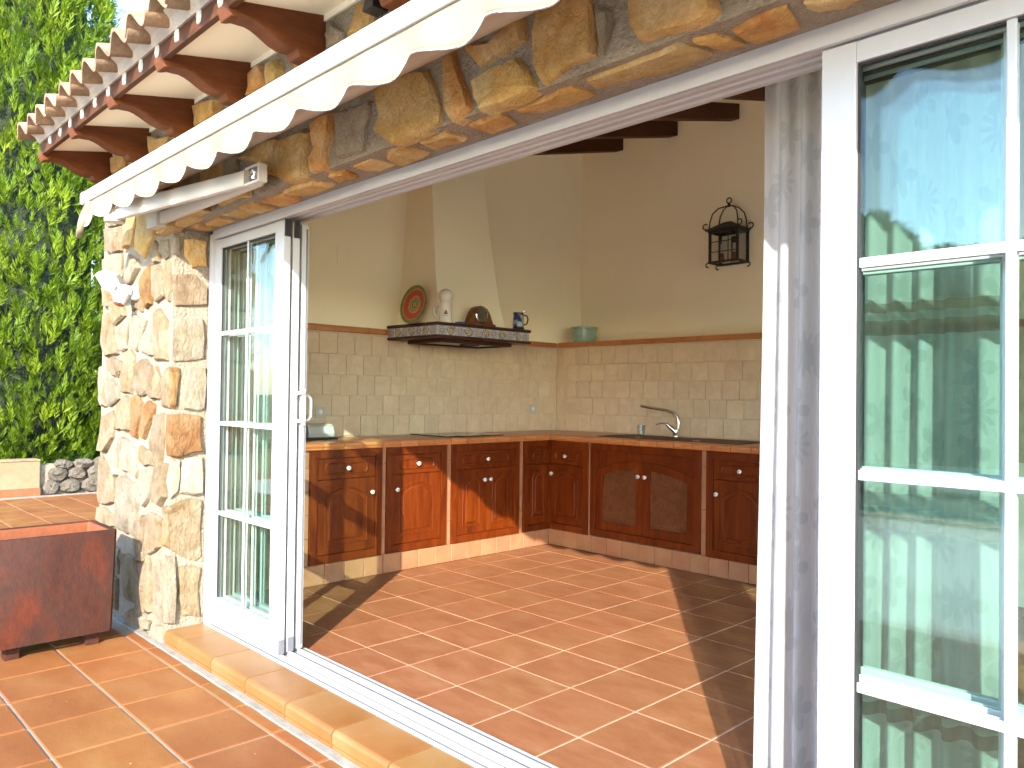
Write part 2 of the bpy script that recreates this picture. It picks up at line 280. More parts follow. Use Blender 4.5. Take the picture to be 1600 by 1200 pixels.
# ------------------------------------------------------------------ mesh helpers
class MB:
    def __init__(s): s.v = []; s.f = []; s.mi = []
    def add(s, vs, fs, mi=0):
        o = len(s.v); s.v += [tuple(p) for p in vs]; s.f += [tuple(i+o for i in f) for f in fs]; s.mi += [mi]*len(fs); return s
    def box(s, x0, x1, y0, y1, z0, z1, mi=0):
        return s.add([(x0, y0, z0), (x1, y0, z0), (x1, y1, z0), (x0, y1, z0), (x0, y0, z1), (x1, y0, z1), (x1, y1, z1), (x0, y1, z1)],
                     [(0, 3, 2, 1), (4, 5, 6, 7), (0, 1, 5, 4), (1, 2, 6, 5), (2, 3, 7, 6), (3, 0, 4, 7)], mi)
    def loft(s, rings, caps=True, closed=True, mi=0):
        n = len(rings[0]); vs = [p for r in rings for p in r]; fs = []
        for k in range(len(rings)-1):
            for i in range(n if closed else n-1):
                j = (i+1) % n; fs.append((k*n+i, k*n+j, (k+1)*n+j, (k+1)*n+i))
        if caps: fs.append(tuple(range(n-1, -1, -1))); fs.append(tuple((len(rings)-1)*n+i for i in range(n)))
        return s.add(vs, fs, mi)
    def prism(s, poly, fn, a0, a1, mi=0):
        return s.loft([[fn(p, a0) for p in poly], [fn(p, a1) for p in poly]], mi=mi)
    def sweepx(s, prof, x0, x1, mi=0):
        return s.prism(prof, lambda p, a: (a, p[0], p[1]), x0, x1, mi)
    def sweepy(s, prof, y0, y1, mi=0):
        return s.prism(prof, lambda p, a: (p[0], a, p[1]), y0, y1, mi)
    def tube(s, pts, r, n=8, caps=True, mi=0):
        pts = [Vector(p) for p in pts]; rings = []; up = None
        for i, p in enumerate(pts):
            d = (pts[min(i+1, len(pts)-1)]-pts[max(i-1, 0)]).normalized()
            if up is None: up = d.orthogonal().normalized()
            up = (up-d*up.dot(d)).normalized(); sd = d.cross(up); rr = r[i] if isinstance(r, (list, tuple)) else r
            rings.append([p+(up*math.cos(2*math.pi*k/n)+sd*math.sin(2*math.pi*k/n))*rr for k in range(n)])
        return s.loft(rings, caps, mi=mi)
    def lathe(s, prof, org, axis=(0, 0, 1), n=20, mi=0, caps=True):
        a = Vector(axis).normalized(); u = a.orthogonal().normalized(); w_ = a.cross(u); o = Vector(org)
        return s.loft([[o+a*h+(u*math.cos(2*math.pi*k/n)+w_*math.sin(2*math.pi*k/n))*r for k in range(n)] for r, h in prof], caps, mi=mi)
    def xf(s, fn): s.v = [tuple(fn(p)) for p in s.v]; return s
WL = {}
def mesh(name, mb, mats, smooth=None):
    me = bpy.data.meshes.new(name); me.from_pydata([tuple(p) for p in mb.v], [], mb.f); me.validate(); me.update()
    for m in (mats if isinstance(mats, (list, tuple)) else [mats]): me.materials.append(MAT[m])
    if any(mb.mi) and len(mb.mi) == len(me.polygons): me.polygons.foreach_set('material_index', mb.mi)
    if smooth is not None:
        me.polygons.foreach_set('use_smooth', [True]*len(me.polygons)); me.set_sharp_from_angle(angle=R(smooth))
    return me
def link(name, me, parent=None, loc=(0, 0, 0), rot=None, scale=None):
    """loc is a world position; parents are never rotated"""
    o = bpy.data.objects.new(name, me); COL.objects.link(o); L = Vector(loc); WL[o.name] = L
    if parent is not None: o.parent = parent; o.location = L-WL[parent.name]
    else: o.location = L
    if rot is not None: o.rotation_euler = rot
    if scale is not None: o.scale = scale
    return o
def part(name, mb, mat, parent=None, smooth=None, bev=0):
    """verts in world space; the origin goes to the middle of the piece"""
    a = np.array(mb.v, float); c = (a.min(0)+a.max(0))/2; mb.v = [tuple(p) for p in a-c]
    o = link(name, mesh(name, mb, mat, smooth), parent, c)
    if bev:
        b = o.modifiers.new('bevel', 'BEVEL'); b.width = bev; b.segments = 2; b.limit_method = 'ANGLE'; b.angle_limit = R(40)
    return o
def tag(o, label, cat, group=None):
    o['label'] = label; o['category'] = cat
    if group: o['group'] = group
    return o
def thing(name, label, cat, loc, group=None):
    o = link(name, None, None, loc); o.empty_display_size = .1; return tag(o, label, cat, group)
def struct(o): o['kind'] = 'structure'; return o
def mstruct(name, mb, mat): return struct(part(name, mb, mat))
def cbox(sx, sy, sz, c):
    """tile: box with chamfered top edges, centre of its top face at the origin"""
    m = MB(); a, b = sx/2, sy/2
    def ring(x, y, z): return [(-x, -y, z), (x, -y, z), (x, y, z), (-x, y, z)]
    return m.loft([ring(a, b, -sz), ring(a, b, -c), ring(a-c, b-c, 0)])
def bmat_rot(mb, rot): 
    e = rot; return mb.xf(lambda p: e @ Vector(p))
# ------------------------------------------------------------------ ground and terrace
ZT = -0.06
g = MB(); g.add([(-300, -300, -.14), (300, -300, -.14), (300, 300, -.14), (-300, 300, -.14)], [(0, 1, 2, 3)]); mstruct('ground', g, 'ground')
tb = MB(); tb.box(-10.8, 5.2, -1.19, 1.60, -.135, ZT-.006); tb.box(-10.8, -5.19, 1.60, 6.5, -.135, ZT-.006)
terrace = mstruct('terrace', tb, 'grout')
P = .327
TILE = mesh('tile', cbox(P-.012, P-.012, .02, .003), 'terrace_tile')
CUT = mesh('cut_tile', cbox(P-.012, .052, .02, .003), 'terrace_tile')
def inview(p, m=.08):
    d = Vector(p)-Vector((0, 0, 1.23)); z = d.dot(Fv)
    if z < .2: return False
    x = d.dot(r2)/z*1221.39/800; y = d.dot(u2)/z*1221.39/600
    return abs(x) < 1+m and abs(y) < 1+m
rest = MB(); ntile = 0
for i in range(-24, 25):
    for j in range(-7, 16):
        x = -3.08+P*(i+.5); y = 1.428+P*(j-.5)
        if y > 1.43 and x > -5.36: continue
        if x < -10.65 or y > 6.3: continue
        if inview((x, y, ZT), .12) and ntile < 300:
            link('tile', TILE, terrace, (x, y, ZT+random.uniform(-.0012, .0012)), (random.gauss(0, .0025), random.gauss(0, .0025), random.choice((0, math.pi)))); ntile += 1
        else:
            t = cbox(P-.012, P-.012, .02, .003); rest.add([(a+x, b+y, c+ZT) for a, b, c in t.v], t.f)
for i in range(-4, 19):
    x = -3.08+P*(i+.5)
    if x > -4.75: link('tile', CUT, terrace, (x, 1.459, ZT))
o = part('tile_field', rest, 'terrace_tile', terrace); o['kind'] = 'stuff'
ms = MB()
for i in range(86):
    x = -4.75+i*.09; ms.box(x, x+.09, 1.487-random.random()*.004, 1.522, ZT-.012, ZT+.006+random.random()*.003)
part('mortar_strip', ms, 'grout_dark', terrace)
# step with bullnose tiles in front of the sliding doors
step = thing('door_step', 'low step of honey coloured bullnose clay tiles below the sliding doors', 'step', (-2, 1.6, ZT))
part('base', MB().box(-4.07, 1.48, 1.528, 1.72, ZT-.02, .002), 'grout', step)
def nose_prof():
    pr = [(1.709, .004), (1.709, .016)]
    for k in range(7):
        a = R(90+90*k/6); pr.append((1.536+.02*math.cos(a), -.004+.02*math.sin(a)))
    pr += [(1.516, -.030), (1.522, -.032), (1.522, -.036), (1.517, -.038), (1.517, -.056), (1.529, -.056), (1.529, .004)]
    return pr
SP = .345
NOSE = mesh('step_tile', MB().sweepx([(a-1.61, b) for a, b in nose_prof()], -SP/2+.004, SP/2-.004), 'step_tile', 40)
for i in range(-3, 18):
    x = -3.158+SP*(i+.5)-.0
    if x-SP/2 < -4.07+.15: x = (-4.062+(-3.158-2*SP))/2; s = (-3.158-2*SP+4.062)/SP; link('step_tile', NOSE, step, (x, 1.61, 0), None, (s, 1, 1)) if i == -3 else None; continue
    if x > 1.3: continue
    link('step_tile', NOSE, step, (x, 1.61, random.uniform(-.0008, .0008)))
# interior floor
fl = mstruct('floor', MB().box(-5.05, 1.76, 1.90, 5.8, -.12, -.003), 'grout_floor')
Q = .338; FT = mesh('floor_tile', cbox(Q-.007, Q-.007, .02, .002), 'floor_tile')
for i in range(-6, 19):
    for j in range(-1, 12):
        x = -2.53+Q*(i-.5); y = 2.155+Q*(j+.5)
        if y > (4.78+Q/2 if x < -2.2 else 5.7) or x < -4.44-Q/2 or x > 1.7: continue
        if y-Q/2 < 1.9:
            y0 = 1.903; y1 = y+Q/2
            if y1-y0 < .03: continue
            link('tile', FT, fl, (x, (y0+y1)/2, 0), None, (1, (y1-y0)/Q, 1)); continue
        link('tile', FT, fl, (x, y, random.uniform(-.0006, .0006)), (random.gauss(0, .0012), random.gauss(0, .0012), random.choice((0, math.pi))))

# ------------------------------------------------------------------ stone facade
XR = -4.06; ZS = 2.055
wall = thing('stone_facade', 'rubble stone house wall with wide opening in cream and ochre stones', 'wall', (-4.6, 1.7, ZT))
fm = MB(); fm.box(-5.18, XR-.012, 1.532, 1.92, ZT-.05, ZS+.012); fm.box(-5.18, 2.0, 1.532, 1.712, ZS+.012, 2.64); fm.box(-5.18, 2.0, 1.712, 1.92, 2.135, 2.64); fm.box(1.49, 2.0, 1.532, 1.92, ZT-.05, ZS+.012)
part('mortar', fm, 'mortar', wall)
FACE = [[(-5.104, 2.31), (-4.786, 2.229), (-4.82, 2.191), (-4.97, 2.197), (-5.108, 2.224)],
    [(-5.127, 2.21), (-4.82, 2.184), (-4.821, 2.036), (-4.96, 2.031), (-5.099, 2.064)],
    [(-5.146, 2.024), (-4.82, 2.023), (-4.82, 1.875), (-5.03, 1.908), (-5.149, 1.907)],
    [(-4.795, 2.218), (-4.611, 2.231), (-4.568, 2.225), (-4.555, 2.139), (-4.635, 2.037), (-4.775, 2.04)],
    [(-4.56, 2.223), (-4.318, 2.207), (-4.295, 2.056), (-4.463, 1.948), (-4.582, 2.006), (-4.602, 2.069)],
    [(-4.309, 2.029), (-4.229, 1.963), (-4.241, 1.905), (-4.302, 1.901), (-4.367, 1.957)],
    [(-4.693, 2.002), (-4.546, 1.96), (-4.534, 1.906), (-4.658, 1.832), (-4.782, 1.844), (-4.76, 1.924)],
    [(-4.49, 1.843), (-4.31, 1.907), (-4.313, 1.808), (-4.338, 1.691), (-4.415, 1.668), (-4.484, 1.743)],
    [(-4.294, 1.894), (-4.241, 1.891), (-4.148, 1.814), (-4.158, 1.716), (-4.261, 1.693), (-4.301, 1.728)],
    [(-5.146, 1.862), (-4.982, 1.758), (-4.757, 1.722), (-4.745, 1.654), (-4.916, 1.605), (-4.99, 1.72), (-5.129, 1.737)],
    [(-4.217, 2.017), (-4.128, 2.011), (-4.11, 1.92), (-4.167, 1.908), (-4.222, 1.962)],
    [(-4.145, 1.902), (-4.094, 1.891), (-4.087, 1.688), (-4.124, 1.691), (-4.14, 1.803)],
    [(-5.14, 1.699), (-4.998, 1.689), (-4.85, 1.438), (-4.963, 1.434), (-5.06, 1.424), (-5.15, 1.524)],
    [(-4.875, 1.6), (-4.717, 1.64), (-4.689, 1.608), (-4.716, 1.464), (-4.814, 1.452), (-4.875, 1.544)],
    [(-4.659, 1.612), (-4.614, 1.658), (-4.412, 1.61), (-4.457, 1.537), (-4.551, 1.442), (-4.638, 1.469)],
    [(-4.379, 1.579), (-4.308, 1.569), (-4.308, 1.416), (-4.386, 1.42), (-4.498, 1.446), (-4.472, 1.508)],
    [(-4.286, 1.647), (-4.229, 1.663), (-4.115, 1.592), (-4.1, 1.383), (-4.268, 1.383), (-4.293, 1.489)],
    [(-5.055, 1.411), (-4.943, 1.423), (-4.793, 1.393), (-4.79, 1.344), (-4.842, 1.302), (-4.936, 1.308), (-5.012, 1.347)],
    [(-5.173, 1.375), (-5.065, 1.377), (-5.052, 1.29), (-5.05, 1.13), (-5.121, 1.125), (-5.166, 1.2)],
    [(-4.955, 1.299), (-4.824, 1.246), (-4.817, 1.179), (-4.983, 1.128), (-5.03, 1.188), (-5.017, 1.271)],
    [(-4.755, 1.423), (-4.654, 1.461), (-4.58, 1.418), (-4.584, 1.311), (-4.618, 1.205), (-4.761, 1.21), (-4.801, 1.289)],
    [(-4.56, 1.358), (-4.498, 1.391), (-4.401, 1.4), (-4.324, 1.36), (-4.345, 1.229), (-4.439, 1.197), (-4.57, 1.234)],
    [(-4.329, 1.286), (-4.244, 1.362), (-4.192, 1.286), (-4.202, 1.187), (-4.28, 1.18), (-4.347, 1.207)],
    [(-4.177, 1.285), (-4.089, 1.355), (-4.075, 1.35), (-4.064, 1.139), (-4.155, 1.142)],
    [(-5.124, 1.071), (-4.934, 1.113), (-4.896, 1.04), (-4.919, 0.952), (-5.045, 0.853), (-5.141, 0.854)],
    [(-4.848, 1.153), (-4.71, 1.202), (-4.617, 1.191), (-4.632, 1.004), (-4.77, 1.003), (-4.867, 0.994)],
    [(-4.585, 1.203), (-4.522, 1.21), (-4.457, 1.164), (-4.477, 1.06), (-4.528, 0.961), (-4.606, 0.969), (-4.604, 1.085)],
    [(-4.417, 1.148), (-4.358, 1.177), (-4.267, 1.156), (-4.279, 1.095), (-4.398, 0.967), (-4.464, 0.975), (-4.445, 1.061)],
    [(-4.258, 1.106), (-4.145, 1.119), (-4.138, 1.033), (-4.143, 0.89), (-4.172, 0.833), (-4.295, 0.874), (-4.338, 0.951)],
    [(-5.13, 0.837), (-5.022, 0.806), (-4.886, 0.717), (-4.878, 0.576), (-4.968, 0.548), (-5.121, 0.538), (-5.157, 0.63)],
    [(-4.982, 0.853), (-4.841, 0.897), (-4.832, 0.74), (-4.864, 0.722), (-4.979, 0.804)],
    [(-4.808, 0.931), (-4.768, 0.966), (-4.542, 0.904), (-4.51, 0.778), (-4.53, 0.744), (-4.616, 0.771), (-4.717, 0.767), (-4.794, 0.847)],
    [(-4.824, 0.728), (-4.72, 0.751), (-4.548, 0.721), (-4.487, 0.67), (-4.504, 0.528), (-4.532, 0.423), (-4.666, 0.422), (-4.825, 0.429), (-4.853, 0.597)],
    [(-5.181, 0.516), (-5.045, 0.531), (-4.841, 0.517), (-4.8, 0.445), (-4.999, 0.431), (-5.197, 0.439)],
    [(-4.479, 0.797), (-4.311, 0.81), (-4.307, 0.676), (-4.391, 0.602), (-4.469, 0.614)],
    [(-4.462, 0.931), (-4.298, 0.918), (-4.252, 0.872), (-4.266, 0.833), (-4.402, 0.817), (-4.465, 0.84)],
    [(-4.246, 0.864), (-4.072, 0.861), (-4.084, 0.688), (-4.148, 0.634), (-4.249, 0.639), (-4.256, 0.771)],
    [(-4.354, 0.568), (-4.296, 0.589), (-4.142, 0.577), (-4.155, 0.423), (-4.315, 0.356), (-4.378, 0.418)],
    [(-4.514, 0.52), (-4.408, 0.561), (-4.401, 0.427), (-4.398, 0.315), (-4.469, 0.298)],
    [(-4.218, 0.314), (-4.092, 0.394), (-4.062, 0.388), (-4.045, 0.051), (-4.064, 0.046), (-4.203, 0.06), (-4.19, 0.195)],
    [(-4.423, 0.194), (-4.38, 0.287), (-4.294, 0.35), (-4.273, 0.137), (-4.272, 0.064), (-4.331, 0.043)],
    [(-4.492, 0.332), (-4.38, 0.371), (-4.398, 0.311), (-4.477, 0.289)],
    [(-4.48, 0.227), (-4.438, 0.191), (-4.422, 0.087), (-4.439, -0.057), (-4.483, -0.067), (-4.483, 0.053)],
    [(-4.413, 0.015), (-4.357, 0.034), (-4.341, 0.005), (-4.265, 0.017), (-4.295, -0.033), (-4.374, -0.051)],
    [(-4.203, 0.013), (-4.119, 0.024), (-4.085, -0.059), (-4.179, -0.057), (-4.288, -0.062)],
    [(-4.763, 0.299), (-4.634, 0.319), (-4.51, 0.3), (-4.493, 0.079), (-4.593, 0.059), (-4.682, 0.058), (-4.705, 0.233)],
    [(-4.652, -0.01), (-4.498, 0.039), (-4.493, -0.06), (-4.587, -0.056)],
    [(-4.243, 2.159), (-4.035, 2.173), (-4.006, 2.158), (-4.029, 2.055), (-4.237, 2.041)],
    [(-4, 2.169), (-3.794, 2.18), (-3.641, 2.132), (-3.612, 2.072), (-3.833, 2.061), (-4.011, 2.059)],
    [(-3.637, 2.165), (-3.549, 2.159), (-3.559, 2.076), (-3.594, 2.093)],
    [(-3.466, 2.145), (-3.239, 2.145), (-3.194, 2.108), (-3.202, 2.07), (-3.485, 2.077)],
    [(-3.157, 2.12), (-3.076, 2.13), (-3.105, 2.092), (-3.135, 2.068)],
    [(-2.939, 2.251), (-2.747, 2.249), (-2.686, 2.227), (-2.718, 2.146), (-2.732, 2.063), (-2.882, 2.067), (-3.036, 2.135), (-2.978, 2.202)],
    [(-3.287, 2.245), (-3.153, 2.258), (-2.955, 2.259), (-2.982, 2.207), (-3.054, 2.17)],
    [(-2.654, 2.254), (-2.528, 2.264), (-2.539, 2.176), (-2.573, 2.111), (-2.58, 2.063), (-2.673, 2.068), (-2.677, 2.114), (-2.641, 2.139)],
    [(-2.516, 2.261), (-2.294, 2.247), (-2.314, 2.159), (-2.327, 2.078), (-2.412, 2.083), (-2.484, 2.085)],
    [(-2.254, 2.271), (-2.066, 2.275), (-1.97, 2.259), (-1.944, 2.222), (-1.9, 2.122), (-1.899, 2.073), (-2.074, 2.059), (-2.155, 2.061), (-2.264, 2.131), (-2.237, 2.174)],
    [(-1.882, 2.273), (-1.837, 2.281), (-1.818, 2.224), (-1.771, 2.14), (-1.754, 2.078), (-1.836, 2.058), (-1.866, 2.098), (-1.879, 2.177)],
    [(-1.786, 2.273), (-1.539, 2.288), (-1.528, 2.214), (-1.608, 2.197), (-1.71, 2.187)],
    [(-1.748, 2.158), (-1.556, 2.174), (-1.496, 2.094), (-1.481, 2.07), (-1.605, 2.054), (-1.708, 2.058), (-1.742, 2.11)],
    [(-1.482, 2.286), (-1.431, 2.311), (-1.29, 2.253), (-1.275, 2.137), (-1.278, 2.096), (-1.354, 2.096), (-1.454, 2.067), (-1.498, 2.137), (-1.504, 2.228)],
    [(-1.278, 2.225), (-1.226, 2.19), (-1.229, 2.144), (-1.251, 2.088), (-1.267, 2.15)],
    [(-1.171, 2.185), (-1.164, 2.226), (-0.932, 2.13), (-0.919, 2.085), (-0.944, 2.072), (-0.983, 2.067), (-1.031, 2.074), (-1.132, 2.083), (-1.166, 2.136)],
    [(-2.58, 2.564), (-2.557, 2.617), (-2.467, 2.544), (-2.468, 2.505), (-2.57, 2.504)],
    [(-2.416, 2.528), (-2.364, 2.614), (-2.305, 2.593), (-2.269, 2.534), (-2.289, 2.512), (-2.421, 2.501)],
    [(-3.045, 2.598), (-2.958, 2.585), (-2.928, 2.538), (-2.945, 2.501), (-3.042, 2.493)],
    [(-3.198, 2.596), (-3.106, 2.609), (-3.063, 2.568), (-3.07, 2.511), (-3.206, 2.491)],
    [(-3.794, 2.612), (-3.513, 2.569), (-3.506, 2.502), (-3.785, 2.51)],
    [(-4.366, 2.595), (-4.132, 2.542), (-4.189, 2.491), (-4.36, 2.482)],
    [(-5, 2.611), (-4.751, 2.572), (-4.783, 2.511), (-4.995, 2.515)]]
REVEAL = [[(1.53, 1.823), (1.633, 1.84), (1.706, 1.771), (1.708, 1.679), (1.541, 1.661)],
    [(1.582, 2.01), (1.702, 2.017), (1.704, 1.879), (1.622, 1.869), (1.583, 1.924)],
    [(1.532, 1.535), (1.557, 1.611), (1.682, 1.612), (1.7, 1.502), (1.693, 1.403), (1.598, 1.383), (1.535, 1.381)],
    [(1.616, 1.351), (1.7, 1.359), (1.703, 1.14), (1.668, 1.125), (1.593, 1.135), (1.591, 1.243)],
    [(1.519, 1.353), (1.569, 1.349), (1.57, 1.297), (1.551, 1.135), (1.522, 1.14)],
    [(1.522, 1.109), (1.684, 1.101), (1.696, 0.912), (1.596, 0.894), (1.569, 0.884), (1.526, 0.897)],
    [(1.602, 0.884), (1.696, 0.885), (1.7, 0.688), (1.649, 0.687), (1.58, 0.704), (1.588, 0.837)],
    [(1.506, 0.635), (1.6, 0.67), (1.638, 0.678), (1.7, 0.662), (1.698, 0.366), (1.671, 0.343), (1.6, 0.374), (1.502, 0.449), (1.513, 0.518)],
    [(1.581, 0.329), (1.699, 0.308), (1.699, 0.049), (1.602, 0.071), (1.581, 0.168)],
    [(1.519, 0.384), (1.554, 0.389), (1.551, 0.315), (1.543, 0.214), (1.559, 0.09), (1.549, 0.045), (1.525, 0.046)],
    [(1.532, 2.015), (1.559, 2.019), (1.561, 1.921), (1.534, 1.928)],
    [(1.532, 0.868), (1.58, 0.871), (1.572, 0.707), (1.536, 0.678)]]
SOFFIT = [[(-2.221, 1.548), (-2.137, 1.561), (-2.124, 1.659), (-2.169, 1.67), (-2.3, 1.671), (-2.294, 1.595)],
    [(-2.472, 1.572), (-2.352, 1.569), (-2.331, 1.663), (-2.432, 1.666), (-2.473, 1.628)],
    [(-2.625, 1.562), (-2.551, 1.572), (-2.569, 1.661), (-2.685, 1.638)],
    [(-2.067, 1.568), (-1.93, 1.563), (-1.912, 1.646), (-2.082, 1.654), (-2.085, 1.614)],
    [(-1.825, 1.569), (-1.677, 1.567), (-1.705, 1.665), (-1.816, 1.666)],
    [(-1.624, 1.566), (-1.481, 1.573), (-1.396, 1.568), (-1.387, 1.659), (-1.469, 1.667), (-1.585, 1.641), (-1.631, 1.597)],
    [(-1.244, 1.558), (-1.162, 1.556), (-1.047, 1.549), (-1.017, 1.607), (-1.014, 1.655), (-1.051, 1.666), (-1.147, 1.67), (-1.229, 1.646), (-1.358, 1.625), (-1.347, 1.561)],
    [(-1.013, 1.555), (-0.96, 1.569), (-0.933, 1.665), (-0.98, 1.654), (-0.996, 1.612)],
    [(-0.925, 1.581), (-0.824, 1.557), (-0.782, 1.559), (-0.79, 1.603), (-0.808, 1.676), (-0.917, 1.667)],
    [(-0.752, 1.571), (-0.722, 1.58), (-0.652, 1.602), (-0.609, 1.623), (-0.698, 1.651), (-0.746, 1.635), (-0.759, 1.6)],
    [(-3.961, 1.572), (-3.866, 1.576), (-3.89, 1.668), (-3.981, 1.679), (-4.025, 1.623)],
    [(-3.863, 1.605), (-3.661, 1.584), (-3.666, 1.676), (-3.832, 1.671)],
    [(-3.605, 1.574), (-3.461, 1.575), (-3.428, 1.67), (-3.605, 1.678)],
    [(-3.414, 1.571), (-3.257, 1.564), (-3.277, 1.682), (-3.416, 1.682)],
    [(-3.213, 1.576), (-3.014, 1.584), (-3.038, 1.681), (-3.239, 1.686)],
    [(-2.999, 1.565), (-2.748, 1.561), (-2.726, 1.655), (-2.939, 1.676), (-2.997, 1.635)],
    [(-2.65, 1.572), (-2.528, 1.575), (-2.551, 1.642), (-2.695, 1.647)]]
def stone_mb(poly, depth, fn, seed):
    """rough stone from an outline in plane coordinates; fn maps (a, b, out) to the world"""
    rs = random.Random(seed); a = np.array(poly, float); n0 = len(a); pts = []
    area = .5*abs(sum(a[i][0]*a[(i+1) % n0][1]-a[(i+1) % n0][0]*a[i][1] for i in range(n0))); sz = math.sqrt(max(area, 1e-5))
    sub = 2 if n0 < 8 else 1
    a2 = []
    for i in range(n0):
        p, q = a[i], a[(i+1) % n0]
        a2.append(p)
        if np.linalg.norm(q-p) > .07 or sub == 2: a2.append((p+q)/2+np.array([rs.gauss(0, .045), rs.gauss(0, .045)])*np.linalg.norm(q-p))
    a2 = np.array(a2); c = a2.mean(0); n = len(a2)
    if sum(a2[i][0]*a2[(i+1) % n][1]-a2[(i+1) % n][0]*a2[i][1] for i in range(n)) < 0: a2 = a2[::-1]
    dep = depth*rs.uniform(.75, 1.25)
    r0 = [fn(p[0], p[1], -.03) for p in a2]
    r1 = [fn(*(c+(p-c)*.985), dep*rs.uniform(.35, .7)) for p in a2]
    k = min(.93, 1-.016/max(sz, .05)); tx, ty = rs.gauss(0, .03), rs.gauss(0, .03)
    r2_ = [fn(*(c+(p-c)*(k+rs.uniform(-.04, .02))), dep*rs.uniform(.85, 1.1)+tx*(p-c)[0]+ty*(p-c)[1]) for p in a2]
    r3 = [fn(*(c+(p-c)*rs.uniform(.42, .6)), dep*rs.uniform(.92, 1.25)+tx*(p-c)[0]*.5+ty*(p-c)[1]*.5) for p in a2]
    m = MB(); m.loft([r0, r1, r2_, r3], caps=False)
    o = len(m.v); m.v.append(fn(*c, dep*1.08)); m.f += [(3*n+i, 3*n+(i+1) % n, o) for i in range(n)]; m.mi += [0]*n
    return m
def fface(a, b, o): return (a, 1.532-o, b)
def frev(a, b, o): return (XR-.012+o, a, b)
def fsof(a, b, o): return (a, b, ZS+.012-o)
def pick(rs, w): 
    x = rs.random(); s = 0
    for k, p in w:
        s += p
        if x < s: return k
    return w[-1][0]
LEFTW = [('stone_pale', .56), ('stone_white', .36), ('stone_orange_sunlit', .08)]
LINT = [('stone_ochre', .55), ('stone_orange', .12), ('stone_grey', .18), ('stone_pale', .15)]
boxes = []
rs = random.Random(3)
ORANGE_FACE = {54, 57}; OCHRE = {52, 56, 59, 62, 58, 48, 60, 50, 3, 4, 64}; WHITE = {13, 14, 15, 19, 18, 30, 31, 32, 39, 43, 44, 42, 0, 2, 34}; GREY = {55, 49, 51, 61, 6, 63}
for k, s in enumerate(FACE):
    a = np.array(s); boxes.append((*a.min(0), *a.max(0)))
    lint = a[:, 1].min() > 2.03
    mat = 'stone_orange_sunlit' if k in (26, 27, 7) else 'stone_orange' if k in ORANGE_FACE else 'stone_ochre' if k in OCHRE else 'stone_white' if k in WHITE else 'stone_grey' if k in GREY else 'stone_pale' if k < 47 else pick(rs, LINT if lint else LEFTW)
    part('stone', stone_mb(s, .034 if lint else .024, fface, 100+k), mat, wall, 32)
for k, s in enumerate(REVEAL):
    part('stone', stone_mb(s, .020, frev, 300+k), ['stone_pale', 'stone_ochre', 'stone_white', 'stone_white', 'stone_orange_sunlit', 'stone_orange_sunlit', 'stone_grey', 'stone_pale', 'stone_pale', 'stone_white', 'stone_grey', 'stone_grey'][k], wall, 32)
for k, s in enumerate(SOFFIT):
    part('stone', stone_mb(s, .012, fsof, 400+k), 'stone_orange' if k % 3 else 'stone_ochre', wall, 32)
# the rest of the wall, where nothing was measured: jittered courses
k = 0
z = ZT+.02
while z < 2.62:
    h = rs.uniform(.12, .2); x = -5.16
    while x < 1.95:
        wd = rs.uniform(.13, .27); x0, x1, z0, z1 = x, x+wd, z, min(z+h, 2.635); x += wd+.02
        if z1 > ZS-.01 and z0 < ZS+.03 and x1 > XR and x0 < 1.49: z0 = ZS+.03
        if z0 < ZS and x1 > XR-.02 and x0 < 1.51: continue
        if z1-z0 < .05: continue
        if any(b[0] < x1-.015 and b[2] > x0+.015 and b[1] < z1-.015 and b[3] > z0+.015 for b in boxes): continue
        j = lambda: rs.uniform(-.012, .012)
        poly = [(x0+j(), z0+j()), ((x0+x1)/2+j(), z0+j()), (x1+j(), z0+j()), (x1+j(), (z0+z1)/2+j()), (x1+j(), z1+j()), (x0+j(), z1+j()), (x0+j(), (z0+z1)/2+j())]
        part('stone', stone_mb(poly, .022, fface, 600+k), pick(rs, LINT if z0 > 2 else LEFTW), wall, 32); k += 1
    z += h+.02

# ------------------------------------------------------------------ room shell
XW, YW, YU = -5.02, 5.45, 5.80
def ceil(y): return 2.63+.24*(y-1.52)
m = MB(); m.add([(-5.18, 1.936, -.1), (-5.18, 6.0, -.1), (-5.18, 6.0, ceil(6)), (-5.18, 1.936, ceil(1.936)), (XW, 1.936, -.1), (XW, 6.0, -.1), (XW, 6.0, ceil(6)), (XW, 1.936, ceil(1.936))],
    [(0, 3, 2, 1), (4, 5, 6, 7), (0, 1, 5, 4), (1, 2, 6, 5), (2, 3, 7, 6), (3, 0, 4, 7)]); struct(part('wall_left', m, 'plaster'))
m = MB(); m.box(XW, 2.0, YU, 6.0, -.1, ceil(YU)); m.box(XW, -1.0, YW+.012, YU, -.1, 1.70); struct(part('wall_back', m, 'plaster'))
m = MB()
for y0_, y1_, z0_, z1_ in ((1.936, 2.15, -.1, None), (5.6, 5.8, -.1, None), (2.15, 5.6, 2.62, None), (2.15, 5.6, -.1, .02)):
    za, zb_ = (ceil(y0_), ceil(y1_)) if z1_ is None else (z1_, z1_)
    m.add([(1.75, y0_, z0_), (1.75, y1_, z0_), (1.75, y1_, zb_), (1.75, y0_, za), (2.0, y0_, z0_), (2.0, y1_, z0_), (2.0, y1_, zb_), (2.0, y0_, za)], [(0, 3, 2, 1), (4, 5, 6, 7), (0, 1, 5, 4), (1, 2, 6, 5), (2, 3, 7, 6), (3, 0, 4, 7)])
struct(part('wall_right', m, 'plaster'))
m = MB(); m.box(XW, XR-.0, 1.921, 1.935, -.05, 2.70); m.box(XR, 1.49, 1.921, 1.935, 2.14, 2.70); m.box(1.49, 1.75, 1.921, 1.935, -.05, 2.70); struct(part('wall_front', m, 'plaster'))
